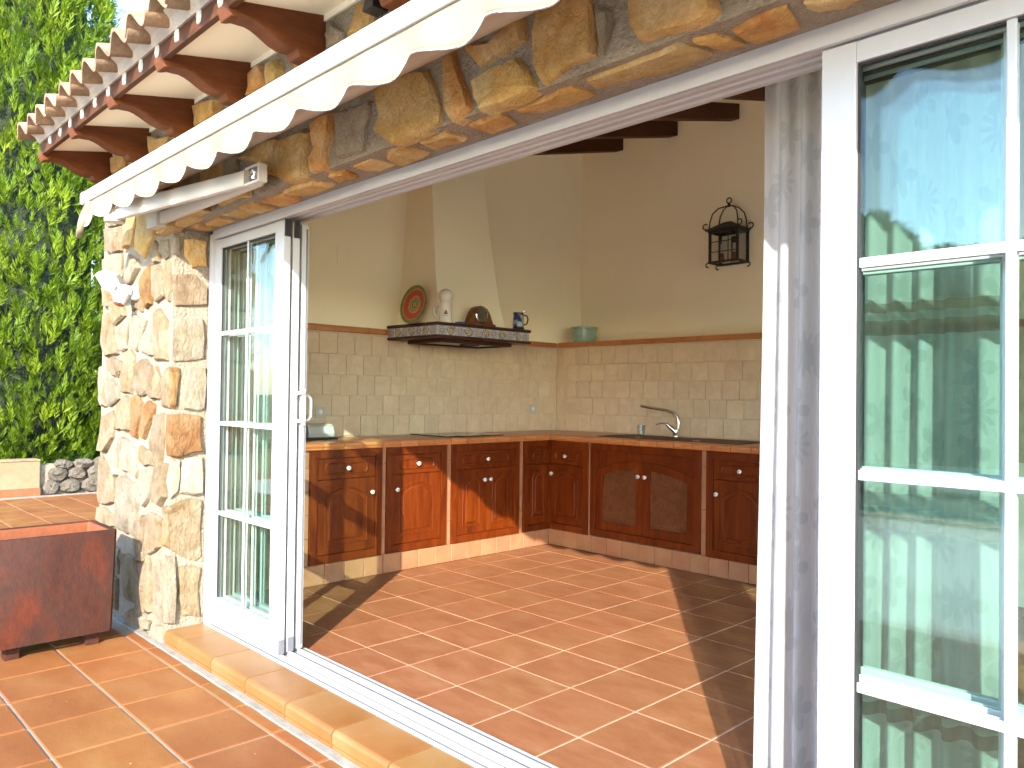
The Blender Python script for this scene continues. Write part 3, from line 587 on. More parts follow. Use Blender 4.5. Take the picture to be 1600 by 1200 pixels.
sw_ = thing('added_side_window', 'wide white window added in the unseen side wall to light the room', 'window', (1.85, 3.8, .02))  # unseen window added to bring sunlight into the room
m = MB(); m.box(1.84, 1.90, 2.152, 2.21, .021, 2.618); m.box(1.84, 1.90, 5.54, 5.598, .021, 2.618); m.box(1.84, 1.90, 2.21, 5.54, 2.56, 2.618); m.box(1.84, 1.90, 2.21, 5.54, .021, .09); part('frame', m, 'white_paint', sw_)
for y_ in (3.04, 3.875, 4.71): part('mullion', MB().box(1.845, 1.895, y_-.025, y_+.025, .09, 2.56), 'white_paint', sw_)
for y_ in (2.21, 3.065, 3.90, 4.735): part('pane', MB().box(1.866, 1.872, y_, y_+.80, .091, 2.559), 'window_glass', sw_)
cl = MB(); cl.sweepx([(1.52, ceil(1.52)), (6.0, ceil(6.0)), (6.0, ceil(6.0)+.05), (1.52, ceil(1.52)+.05)], -5.18, 2.0); cl = struct(part('ceiling', cl, 'soffit_plaster'))
for i in range(11):
    x = -4.515+.6*i
    part('beam', MB().sweepx([(1.99, 2.46+.25*.47), (5.80, 3.53), (5.80, ceil(5.80)+.003), (1.99, ceil(1.99)+.003)], x-.09, x), 'beam_wood', cl, None, .004)
for (y, zz) in ((3.122, 2.242), (5.56, 2.26)):     # blanked junction boxes in the plaster
    part('cover_plate', MB().box(XW, XW+.004, y-.055, y+.055, zz-.075, zz+.075), 'plaster', bpy.data.objects['wall_left'], None, .001)

# ------------------------------------------------------------------ roof, eave and corbels
roof = thing('tiled_roof', 'terracotta barrel tile roof with brown corbels above the awning', 'roof', (-2, 1.5, 2.6))
m = MB(); y0 = 1.175
m.sweepx([(y0, 2.585), (1.53, 2.655), (1.53, 2.70), (y0, 2.63)], -5.06, 2.0); part('soffit', m, 'soffit_plaster', roof)
part('fascia', MB().sweepx([(1.150, 2.555), (1.174, 2.555), (1.174, 2.628), (1.150, 2.622)], -5.07, 2.0), 'fascia_wood', roof, None, .004)
m = MB(); m.sweepx([(1.143, 2.623), (1.19, 2.629), (1.19, 2.71), (1.10, 2.69), (1.09, 2.672), (1.12, 2.655)], -5.06, 2.0); part('eave_mortar', m, 'roof_mortar', roof)
m = MB(); m.sweepx([(1.12, 2.715), (6.3, 3.95), (6.3, 4.02), (1.12, 2.745)], -5.08, 2.0)
m.add([(-5.18, 1.54, 2.6), (-5.18, 6.0, 2.6), (-5.18, 6.0, 3.88), (-5.18, 1.54, 2.815)], [(0, 1, 2, 3)]); part('roof_deck', m, 'roof_mortar', roof)
def corbel(x):
    pr = [(1.530, 2.468), (1.425, 2.468), (1.418, 2.476), (1.412, 2.492)]
    pr += [(1.392, 2.490), (1.368, 2.492), (1.340, 2.500), (1.312, 2.514), (1.288, 2.530), (1.266, 2.545), (1.244, 2.556), (1.220, 2.561), (1.195, 2.560), (1.176, 2.552), (1.160, 2.548), (1.149, 2.553), (1.146, 2.568), (1.149, 2.582), (1.160, 2.588), (1.530, 2.661)]
    pr = [(y, z-(.022 if 1.15 < y < 1.30 else 0)*min(1, (1.30-y)/.08)) for y, z in pr[:15]]+pr[15:]
    return MB().sweepx(pr[::-1], x-.085, x)
for i in range(11): part('corbel', corbel(-5.02+.603*i), 'corbel_wood', roof, None, .004)
TP = .2
def stile(L=.42, y0=0):
    """S-shaped clay tile, underside at the trough = 0"""
    top = []; 
    for k in range(17):
        u = k/16; x = (u-.5)*(TP+.03)
        z = .036+.036*math.cos(2*math.pi*(u*1.13-.40)); top.append((x, z))
    bot = [(x, z-.014) for x, z in top][::-1]
    m = MB(); m.sweepy(top+bot, 0, L); return m
ST = mesh('roof_tile', stile(), 'roof_clay', 50)
for r in range(3):
    for i in range(46):
        x = -4.97+TP*i
        if x > 1.95: break
        yy = 1.035+r*.36+random.uniform(-.012, .012)
        link('roof_tile', ST, roof, (x, yy, 2.628+(yy-1.035)*.24+random.uniform(-.004, .004)+r*.008), (math.atan(.24), random.gauss(0, .02), random.gauss(0, .012)))
cov = MB()
prof = []
for i in range(46*8):
    x = -5.07+TP*i/8
    if x > 2.0: break
    prof.append((x, .030+.030*math.cos(2*math.pi*((x+4.97)/TP))))
rr = []
for yy in np.linspace(2.05, 6.3, 12): rr.append([(x, yy, 2.665+(yy-1.035)*.24+z) for x, z in prof])
cov.loft(rr, caps=False, closed=False); o = part('upper_tiles', cov, 'roof_clay', roof, 60); o['kind'] = 'stuff'
for i in range(34):
    x = -4.86+TP*i+random.uniform(-.012, .012); hh = random.uniform(.045, .06)
    m = MB(); m.lathe([(.0, -.004), (.017, 0), (.022, hh*.4), (.018, hh*.8), (.006, hh)], (x, 1.150, 2.578+random.uniform(-.004, .004)), n=7)
    m.xf(lambda p: (p[0]+random.gauss(0, .0015), 1.150+(p[1]-1.150)*.45, p[2])); part('mortar_dab', m, 'mortar_dab', roof, 60)
# black lantern bracket on the wall between two corbels
lt = thing('wall_bracket_lamp', 'small black iron lamp under the eave beside a corbel', 'lamp', (-2.17, 1.49, 2.6))
part('lamp_cap', MB().loft([[(-2.17+a*s, 1.455+b*s, z) for a, b in ((-.03, -.03), (.03, -.03), (.03, .03), (-.03, .03))] for s, z in ((.45, 2.62), (.6, 2.56), (1.0, 2.50), (1.0, 2.492))]), 'iron', lt)
part('bracket', MB().box(-2.18, -2.16, 1.47, 1.525, 2.57, 2.60), 'iron', lt); part('cable', MB().tube([(-2.165, 1.475, 2.50), (-2.17, 1.49, 2.44), (-2.175, 1.50, 2.36), (-2.17, 1.5, 2.30)], .004, 6), 'iron', lt)

# ------------------------------------------------------------------ awning
aw = thing('folding_awning', 'white folding awning with cream scalloped valance over the opening', 'awning', (-2, 1.45, 2.3))
bp = [(1.228, 2.206), (1.222, 2.216), (1.222, 2.258), (1.230, 2.270), (1.270, 2.276), (1.282, 2.268), (1.282, 2.216), (1.274, 2.206)]
part('front_bar', MB().sweepx(bp, -4.525, 1.7), 'awning_white', aw, None, .003)
part('end_cap', MB().sweepx([(1.25+(y-1.25)*1.06, 2.24+(z-2.24)*1.06) for y, z in bp], -4.548, -4.526), 'awning_white', aw, None, .003)
V = MB(); cols = []; x = -4.52; random.seed(5)
xs = np.arange(-4.50, 1.7, .0125)
def vz(x):
    t = ((x+3.495)/.30) % 1.0
    return 2.138-.048*(math.sin(math.pi*min(1, t/.72)*.5)**1.6 if t < .72 else math.cos(math.pi*.5*(t-.72)/.28)**1.2)
for x in xs:
    t = ((x+3.495)/.30) % 1.0; zb = vz(x)+.004*math.sin(x*7.3); col = []
    for k in range(7):
        u = k/6; z = 2.208*(1-u)+zb*u
        y = 1.236-.010*math.sin(2*math.pi*(t-.15))*u+.004*math.sin(x*3.1)*u
        col.append((x, y, z))
    cols.append(col)
n = len(cols); front = [p for c in cols for p in c]
V.add(front, [(i*7+k, i*7+k+1, (i+1)*7+k+1, (i+1)*7+k) for i in range(n-1) for k in range(6)])
o = part('valance', V, 'awning_fabric', aw, 80); sm = o.modifiers.new('thick', 'SOLIDIFY'); sm.thickness = .003
trim = MB(); trim.tube([c[6] for c in cols], .0035, 6); part('valance_trim', trim, 'mortar_dab', aw, 60)
tl = MB(); rows = []
for k in range(8):
    u = k/7; wd = .10*(1-u)+.014; cx = -4.47-.13*u**1.3; zz = 2.20-.165*u; rows.append([(cx-wd*.35, 1.236-.02*math.sin(u*3), zz), (cx+wd*.1, 1.226+.012*math.sin(u*6), zz+.006), (cx+wd*.65, 1.24, zz+.02*(1-u))])
tl.loft(rows, caps=False, closed=False); o = part('valance_end', tl, 'awning_fabric', aw, 80); sm = o.modifiers.new('thick', 'SOLIDIFY'); sm.thickness = .004
part('canopy', MB().sweepx([(1.275, 2.255), (1.44, 2.338), (1.44, 2.342), (1.275, 2.259)], -4.44, 1.65), 'awning_fabric', aw)
part('roller_case', MB().prism([(1.445+.052*math.cos(a), 2.290+.050*math.sin(a)) for a in np.linspace(0, 2*math.pi, 19)[:-1]], lambda p, a: (a, p[0], p[1]), -4.5, 1.67), 'arm_cream', aw, 40)
part('wall_rail', MB().box(-4.5, 1.67, 1.482, 1.506, 2.27, 2.31), 'arm_cream', aw)
def arm_piece(p, q, h, wd, h2=None):
    p, q = Vector(p), Vector(q); d = (q-p).normalized(); s_ = d.cross(Vector((0, 0, 1))).normalized(); up = s_.cross(d); h2 = h2 or h; m = MB()
    sec = [(-.5, -.35), (-.35, -.5), (.35, -.5), (.5, -.35), (.5, .35), (.35, .5), (-.35, .5), (-.5, .35)]
    m.loft([[c+s_*a*wd+up*b*hh for a, b in sec] for c, hh in ((p, h), (q, h2))]); return m
arm = part('folding_arm', arm_piece((-4.16, 1.285, 2.115), (-2.98, 1.405, 2.082), .080, .036, .062), 'arm_cream', aw, 40, .002)
part('arm_shoe', MB().lathe([(.004, -.05), (.048, -.046), (.052, 0), (.048, .046), (.004, .05)], (-4.19, 1.285, 2.115), (0, 0, 1), 16), 'arm_cream', aw, 40)
part('elbow_fork', MB().box(-2.97, -2.865, 1.388, 1.425, 2.108, 2.118).box(-2.97, -2.865, 1.388, 1.425, 2.046, 2.056).box(-2.862, -2.850, 1.388, 1.425, 2.046, 2.118), 'arm_cream', aw, None, .002)
part('elbow_joint', MB().lathe([(.028, -.02), (.028, -.008), (.020, -.006), (.020, .006), (.030, .008), (.030, .02)], (-2.91, 1.408, 2.082), (0, 0, 1), 16), 'steel', aw, 40)
part('rear_arm', arm_piece((-2.93, 1.440, 2.084), (-4.1, 1.470, 2.10), .060, .03), 'arm_cream', aw, 40, .002)
part('wall_bracket', MB().box(-4.2, -4.06, 1.44, 1.506, 2.06, 2.24), 'arm_cream', aw, None, .004)
part('bar_bracket', MB().box(-4.23, -4.15, 1.262, 1.30, 2.12, 2.205), 'arm_cream', aw, None, .003)
part('bolt', MB().lathe([(.006, 0), (.006, .006)], (-4.10, 1.262, 2.13), (0, -1, 0), 8), 'steel', aw)
# ------------------------------------------------------------------ sliding doors
fr = thing('door_frame', 'white aluminium door frame with triple sliding track across the opening', 'door frame', (-2, 1.8, 0))
YF = 1.712; XE = 1.47
m = MB(); m.box(XR+.001, XR+.035, YF, 1.90, .012, 2.052); part('jamb', m, 'white_paint', fr, None, .002)
m = MB(); m.box(XE-.035, XE-.001, YF, 1.90, .012, 2.052); part('jamb', m, 'white_paint', fr, None, .002)
part('header', MB().sweepx([(YF, 2.0535), (YF, 2.022), (1.724, 2.022), (1.724, 2.040), (1.768, 2.042), (1.770, 2.036), (1.780, 2.036), (1.782, 2.048), (1.820, 2.050), (1.822, 2.044), (1.832, 2.044), (1.834, 2.058), (1.880, 2.060), (1.882, 2.052), (1.90, 2.052), (1.90, 2.134), (1.714, 2.134), (1.714, 2.0535)], XR+.036, XE-.036), 'white_paint', fr)
part('track', MB().sweepx([(YF, -.02), (YF, .022), (1.718, .024), (1.722, .018), (1.740, .016), (1.743, .034), (1.752, .034), (1.755, .016), (1.793, .016), (1.796, .034), (1.805, .034), (1.808, .016), (1.850, .016), (1.853, .030), (1.862, .030), (1.866, .018), (1.905, .018), (1.908, .004), (1.908, -.02)], XR+.001, XE-.001), 'white_paint', fr)
for y_ in (1.7335, 1.7745, 1.8335, 1.885): part('groove_shade', MB().box(XR+.04, XE-.04, y_-.0035, y_+.0035, .0165, .0195), 'grey_plastic', fr)  # dark strips put in as shade to darken the track grooves
ZROW = (.165, .602, 1.064, 1.529, 1.972)
def door(x0, label, group, y, handle=None, flip=False):
    d = thing('sliding_door', label, 'door', ((x0+x0+.752)/2, y, .03), group)
    x1 = x0+.752; sw = .078; ya, yb = y-.018, y+.018; gx0, gx1 = x0+sw, x1-sw-.006
    part('stile', MB().box(x0, gx0, ya, yb, .032, 2.020), 'white_paint', d, None, .003); part('stile', MB().box(gx1, x1, ya, yb, .032, 2.020), 'white_paint', d, None, .003)
    part('top_rail', MB().box(gx0, gx1, ya+.001, yb-.001, ZROW[4], 2.019), 'white_paint', d, None, .002); part('bottom_rail', MB().box(gx0, gx1, ya+.001, yb-.001, .033, ZROW[0]), 'white_paint', d, None, .002)
    xm = (gx0+gx1)/2
    for k in range(4):
        for a, b in ((gx0, xm), (xm, gx1)):
            part('pane', MB().box(a+.0005, b-.0005, y-.004, y+.004, ZROW[k]+.0005, ZROW[k+1]-.0005), 'window_glass', d)
    gs = MB()                                    # black glazing gasket round the glass
    for a in ((gx0-.001, gx0+.005, ZROW[0], ZROW[4]), (gx1-.005, gx1+.001, ZROW[0], ZROW[4]), (gx0+.005, gx1-.005, ZROW[4]-.005, ZROW[4]+.001)):
        gs.box(a[0], a[1], y-.0075, y+.0075, a[2], a[3])
    part('gasket', gs, 'black_rubber', d)
    for s_ in (-1, 1):
        ys = sorted((y+s_*.0045, y+s_*.0105)); 
        part('glazing_bar', MB().box(xm-.0095, xm+.0095, ys[0], ys[1], ZROW[0], ZROW[4]), 'white_paint', d, None, .003)
        for k in (1, 2, 3): part('glazing_bar', MB().box(gx0+.006, gx1-.006, ys[0]+.0008, ys[1]-.0008, ZROW[k]-.011, ZROW[k]+.011), 'white_paint', d, None, .003)
    return d
XL0 = -4.042
ys = (1.748, 1.801, 1.857)
L1 = door(XL0, 'outermost of three white glazed door leaves stacked beside the stone pier', 'stacked door leaves at the far end', ys[0])
L2 = door(XL0-.012, 'middle of three white glazed door leaves stacked beside the stone pier', 'stacked door leaves at the far end', ys[1])
L3 = door(XL0-.03, 'innermost white glazed door leaf with white loop handles beside the stone pier', 'stacked door leaves at the far end', ys[2])
for d, y, x1 in ((L1, ys[0], XL0+.752), (L2, ys[1], XL0+.740)):
    part('roller_block', MB().box(x1-.001, x1+.006, y-.014, y+.014, 1.945, 2.022), 'black_rubber', d); part('guide_block', MB().box(x1-.001, x1+.006, y-.014, y+.014, .036, .100), 'grey_plastic', d)
x1 = XL0+.722
def loop(x, y0, sgn, zc=1.155, hz=.062, dep=.042):
    pts = [(x, y0, zc-hz), (x, y0+sgn*dep*.7, zc-hz+.004), (x, y0+sgn*dep, zc-hz*.62), (x, y0+sgn*dep, zc+hz*.62), (x, y0+sgn*dep*.7, zc+hz-.004), (x, y0, zc+hz)]
    return MB().tube(pts, .0085, 8)
part('handle', loop(x1-.035, ys[2]+.018, 1), 'porcelain', L3, 60)
part('handle', loop(x1+.018, ys[2]-.006, -1, 1.16, .068, .05).box(x1-.002, x1+.012, ys[2]-.014, ys[2]+.006, 1.075, 1.245), 'porcelain', L3, 60)
part('end_gasket', MB().box(x1-.001, x1+.004, ys[2]+.004, ys[2]+.010, .05, 2.0), 'grey_plastic', L3)
XQ = -.784
door(XQ, 'outermost of the white glazed door leaves in front of the sheer curtain', 'stacked door leaves at the near end', ys[0])
door(XQ-.018, 'middle of the white glazed door leaves in front of the sheer curtain', 'stacked door leaves at the near end', ys[1])
R3 = door(XQ-.036, 'innermost of the white glazed door leaves in front of the sheer curtain', 'stacked door leaves at the near end', ys[2])
part('handle', loop(XQ-.012, ys[2]+.018, 1, 1.14, .07, .035), 'porcelain', R3, 60)
part('frame_seal', MB().box(XQ-.004, XQ, 1.745, 1.775, 1.945, 2.02), 'black_rubber', R3)
for k_ in range(2): door(XQ+.75+k_*.748, ('unseen closed door leaf added for more light beside the stacked leaves at the near end', 'unseen closed door leaf added for more light against the near jamb')[k_], 'added closed door leaves beyond the view', ys[k_ % 2])  # unseen glazed leaves added so more sun enters the room
# sheer curtains
def curtain(xa, xb, label, seed, y=1.992, pitch=.062, top=2.30):
    rs = random.Random(seed); nx = int((xb-xa)/.006); V = []; uvs = []; nz = 26
    amp = [rs.uniform(.018, .034) for _ in range(40)]; ph = rs.uniform(0, 6)
    ln = 0; px = None
    for i in range(nx+1):
        x = xa+(xb-xa)*i/nx; a = amp[int((x-xa)/pitch) % 40]
        s_ = 2*math.pi*(x-xa)/pitch+ph+.8*math.sin(x*9+seed)
        yy = math.sin(s_); yy = math.copysign(abs(yy)**.75, yy)*a
        if px is not None: ln += math.hypot(x-px[0], yy-px[1])
        px = (x, yy)
        for k in range(nz+1):
            u = k/nz; z = top-(top-.012)*u; sw = (.35+.65*u**.6)
            V.append((x+.012*math.sin(u*3.1+x*5)*u, y+yy*sw+.008*math.sin(u*5+x*11), z)); uvs.append((ln, z))
    F = [(i*(nz+1)+k, i*(nz+1)+k+1, (i+1)*(nz+1)+k+1, (i+1)*(nz+1)+k) for i in range(nx) for k in range(nz)]
    m = MB(); m.add(V, F); me = mesh('curtain', m, 'sheer_curtain', 180); ul = me.uv_layers.new(name='UVMap')
    idx = np.zeros(len(me.loops), int); me.loops.foreach_get('vertex_index', idx); ul.data.foreach_set('uv', np.array(uvs)[idx].ravel())
    o = link('curtain', me); return tag(o, label, 'curtain', 'sheer curtains at the near end')
curtain(-1.062, -.47, 'white sheer floral curtain gathered at the edge of the opening', 1)
curtain(-.36, .42, 'white sheer floral curtain behind the near glass, nearest the frame edge', 5)
cr = thing('curtain_rod', 'slim curtain rod above the sheer curtains', 'curtain rod', (-.4, 1.992, 2.31)); part('rod', MB().tube([(-1.4, 1.992, 2.312), (.6, 1.992, 2.312)], .011, 10), 'white_paint', cr, 60)
for x in (-1.35, .55): part('bracket', MB().box(x-.01, x+.01, 1.936, 1.99, 2.30, 2.318), 'white_paint', cr)

# ------------------------------------------------------------------ kitchen: backsplash, counter, cabinets
bs = thing('tiled_backsplash', 'beige square wall tiles with terracotta rail around the kitchen corner', 'wall tiles', (-4.9, 5.3, .9))
part('grout_bed', MB().box(XW, XW+.004, 2.0, YW, .86, 1.69), 'grout_kitchen', bs); part('grout_bed', MB().box(XW+.004, -1.0, YW+.006, YW+.0125, .86, 1.69), 'grout_kitchen', bs)
T = .1505; rotL = Matrix.Rotation(R(90), 3, 'Y'); rotB = Matrix.Rotation(R(90), 3, 'X')
SL = mesh('wall_tile', bmat_rot(cbox(T-.004, T-.004, .01, .002), rotL), 'splash_tile'); SB = mesh('wall_tile', bmat_rot(cbox(T-.004, T-.004, .01, .002), rotB), 'splash_tile')
HL = mesh('wall_tile', bmat_rot(cbox(T-.004, T/2-.004, .01, .002), rotL), 'splash_tile')
rt = random.Random(9)
for r in range(6):
    z = 1.663-T*(r+.5)-.0; off = (.0, .078, .03, .11, .06, .0)[r]; h = 1
    if r == 5: continue
    y = 2.02+off
    while y < YW-.02:
        wd = min(T, YW-.004-y); link('tile', SL, bs, (XW+.010+rt.uniform(0, .0016), y+wd/2, z), (0, rt.gauss(0, .006), rt.gauss(0, .006)), (1, wd/T, 1)); y += T
    x = XW+.012+off*.5-.06; 
    while x < -1.05:
        x0 = max(x, XW+.014); wd = x+T-x0
        if wd > .02: link('tile', SB, bs, (x0+wd/2, YW-rt.uniform(0, .0016), z), (rt.gauss(0, .006), 0, rt.gauss(0, .006)), (wd/T, 1, 1))
        x += T
rp = [(0, -.024), (.012, -.024), (.020, -.018), (.024, 0), (.020, .016), (.010, .022), (0, .022)]
RL = mesh('rail_tile', MB().prism(rp, lambda p, a: (p[0], a, p[1]), -T/2+.002, T/2-.002), 'edge_tile', 40)
RB = mesh('rail_tile', MB().prism(rp, lambda p, a: (a, -p[0], p[1]), -T/2+.002, T/2-.002), 'edge_tile', 40)
for k in range(23): link('rail_tile', RL, bs, (XW, 2.08+T*k-.02, 1.702)) if 2.06+T*k+T/2 < YW else None
for k in range(26): link('rail_tile', RB, bs, (XW+.03+T*(k+.5), YW+.012, 1.702))
part('ledge', MB().box(XW, -1.0, YW+.012, YU-.001, 1.7005, 1.712), 'edge_tile', bs)

CX, CY, CE = -4.44, 4.76, -2.34      # cabinet planes and the counter's near end
ct = thing('kitchen_counter', 'terracotta tiled L-shaped kitchen counter running round the corner', 'counter', (CX-.3, CY+.3, 0))
YS = 2.42
m = MB(); m.box(XW+.011, CX-.04, YS, YW, 0, .8615); m.box(CX-.04, CE, CY+.04, YW, 0, .8615); m.box(CX-.04, CX-.002, YS, CY+.04, 0, .131); m.box(CX-.002, CE, CY+.002, CY+.04, 0, .131); part('masonry', m, 'grout', ct)
m = MB(); m.box(XW+.011, CX-.05, YS, YW-.001, .862, .900); m.box(CX-.05, CE, CY+.05, YW-.001, .862, .900); part('top_bed', m, 'grout', ct)
ep = [(-.075, .905), (.020, .905), (.030, .901), (.034, .892), (.034, .884), (.029, .878), (.027, .872), (.030, .866), (.026, .861), (-.002, .861), (-.002, .899), (-.075, .899)]
EL = mesh('edge_tile', MB().prism(ep, lambda p, a: (p[0], a, p[1]), -T/2+.0025, T/2-.0025), 'edge_tile', 40)
EB = mesh('edge_tile', MB().prism(ep, lambda p, a: (a, -p[0], p[1]), -T/2+.0025, T/2-.0025), 'edge_tile', 40)
y = CY-.034-T/2
while y > YS: link('edge_tile', EL, ct, (CX, y, rt.uniform(-.0006, .0006))); y -= T
x = CX+.034+T/2
while x < CE: link('edge_tile', EB, ct, (x, CY, rt.uniform(-.0006, .0006))); x += T
part('corner_tile', MB().box(CX-.078, CX+.033, CY-.033, CY+.078, .8625, .9045), 'edge_tile', ct, None, .004)
TT = mesh('top_tile', cbox(T-.004, T-.004, .006, .0015), 'edge_tile')
for k in range(3):
    xx = CX-.077-T*(k+.5); s = 1
    y = CY+.034+T*3.5
    while y > YS:
        if y < YW-.05: link('top_tile', TT, ct, (xx, y, .905)); 
        y -= T
    yy = CY+.077+T*(k+.5); x = CX+.034-T/2+.0
    while x < CE-.05: link('top_tile', TT, ct, (x, yy, .905)); x += T
part('back_strip', MB().box(XW+.012, CX-.077-3*T-.002, YS, YW, .896, .9042).box(XW+.2, CE, CY+.077+3*T+.002, YW-.002, .896, .904), 'edge_tile', ct)
PL = mesh('plinth_tile', bmat_rot(cbox(.128, T-.004, .008, .002), rotL), 'plinth_tile'); PB = mesh('plinth_tile', bmat_rot(cbox(T-.004, .128, .008, .002), rotB), 'plinth_tile')
y = CY-T/2-.004
while y > YS-.05: link('plinth_tile', PL, ct, (CX+.0085, y, .0665), (0, 0, rt.gauss(0, .004))); y -= T
x = CX+.012+T/2
while x < CE-.02: link('plinth_tile', PB, ct, (x, CY-.0085, .0665), (0, 0, rt.gauss(0, .004))); x += T
for a, b in ((YS, 2.530), (3.080, 3.114), (3.646, 3.690), (4.392, 4.436)):
    for z0, z1 in ((.134, .30), (.303, .45), (.453, .60), (.603, .75), (.753, .860)): part('pier_tile', MB().box(CX-.041, CX+.008, a+.001, b-.001, z0, z1), 'plinth_tile', ct)
for a, b in ((-4.010, -3.986), (-2.986, -2.944), (-2.42, CE)):
    for z0, z1 in ((.134, .30), (.303, .45), (.453, .60), (.603, .75), (.753, .860)): part('pier_tile', MB().box(a+.001, b-.001, CY-.008, CY+.041, z0, z1), 'plinth_tile', ct)
part('end_panel', MB().box(CE+.001, CE+.01, CY-.0, YW, .002, .86), 'plinth_tile', ct)

def FL(p): return (CX+p[2], p[0], p[1])
def FB(p): return (p[0], CY-p[2], p[1])
def cpart(name, mb, fn, parent, mat='cabinet_wood', smooth=None, bev=.0015): return part(name, mb.xf(fn), mat, parent, smooth, bev)
def arch(u0, u1, v0, v1, rise, n=10):
    c = (u0+u1)/2; pts = [(u0, v0), (u1, v0)]
    for k in range(n+1):
        t = k/n; u = u1+(u0-u1)*t; pts.append((u, v1-rise+rise*math.sin(math.pi*t)**.8))
    return pts
def stad(u0, u1, v0, v1, n=6):
    r = (v1-v0)/2*.75; pts = []
    for cx, cy_, a0 in ((u1-r, v0+r, -90), (u1-r, v1-r, 0), (u0+r, v1-r, 90), (u0+r, v0+r, 180)):
        for k in range(n+1): a = R(a0+90*k/n); pts.append((cx+r*math.cos(a), cy_+r*math.sin(a)))
    return pts
def scalep(poly, ins):
    a = np.array(poly); lo, hi = a.min(0), a.max(0); c = (lo+hi)/2; s = 1-2*ins/(hi-lo); return [tuple(c+(p-c)*s) for p in a]
def raised(m, poly, steps):
    """steps: (inset, w) rings"""
    return m.loft([[(p[0], p[1], w_) for p in (scalep(poly, i) if i else poly)] for i, w_ in steps])
def knob(fn, u, v, w0, parent):
    m = MB(); m.lathe([(.006, 0), (.006, .010), (.013, .014), (.0155, .021), (.0135, .028), (.008, .031)], (u, v, w0), (0, 0, 1), 14); m.lathe([(.005, .0312), (.004, .0325)], (u, v, w0), (0, 0, 1), 8, mi=1)
    return part('knob', m.xf(fn), ['porcelain', 'dark_dot'], parent, 50)
def frame_mb(u0, u1, v0, v1, b, w0, w1):
    m = MB(); o = [(u0, v0), (u1, v0), (u1, v1), (u0, v1)]; i_ = [(u0+b, v0+b), (u1-b, v0+b), (u1-b, v1-b), (u0+b, v1-b)]
    for k in range(4):
        j = (k+1) % 4; q = [o[k], o[j], i_[j], i_[k]]; m.loft([[(p[0], p[1], w0) for p in q], [(p[0], p[1], w1) for p in q]])
    return m
def drawer(fn, u0, u1, v0, v1, parent, kn=True):
    m = MB().box(u0, u1, v0, v1, -.01, .010); d = cpart('drawer', m, fn, parent)
    st = stad(u0+.055, u1-.055, v0+.028, v1-.028); cpart('moulding', raised(MB(), st, ((0, .009), (.004, .0155), (.010, .0155), (.014, .0115))), fn, d, bev=0)
    if kn: knob(fn, (u0+u1)/2, (v0+v1)/2, .0115, d)
    return d
def cdoor(fn, u0, u1, v0, v1, parent, kx=None, kz=None, pm=.058):
    d = cpart('door', MB().box(u0, u1, v0, v1, -.01, .010), fn, parent)
    ap = arch(u0+pm, u1-pm, v0+.055, v1-.052, .055*min(1, (u1-u0)/.4)+.012)
    cpart('panel', raised(MB(), ap, ((0, .009), (.004, .0145), (.010, .013), (.014, .004), (.020, .004), (.038, .0135), (.040, .0135))), fn, d, bev=0)
    if kx is not None: knob(fn, kx, kz, .010, d)
    return d
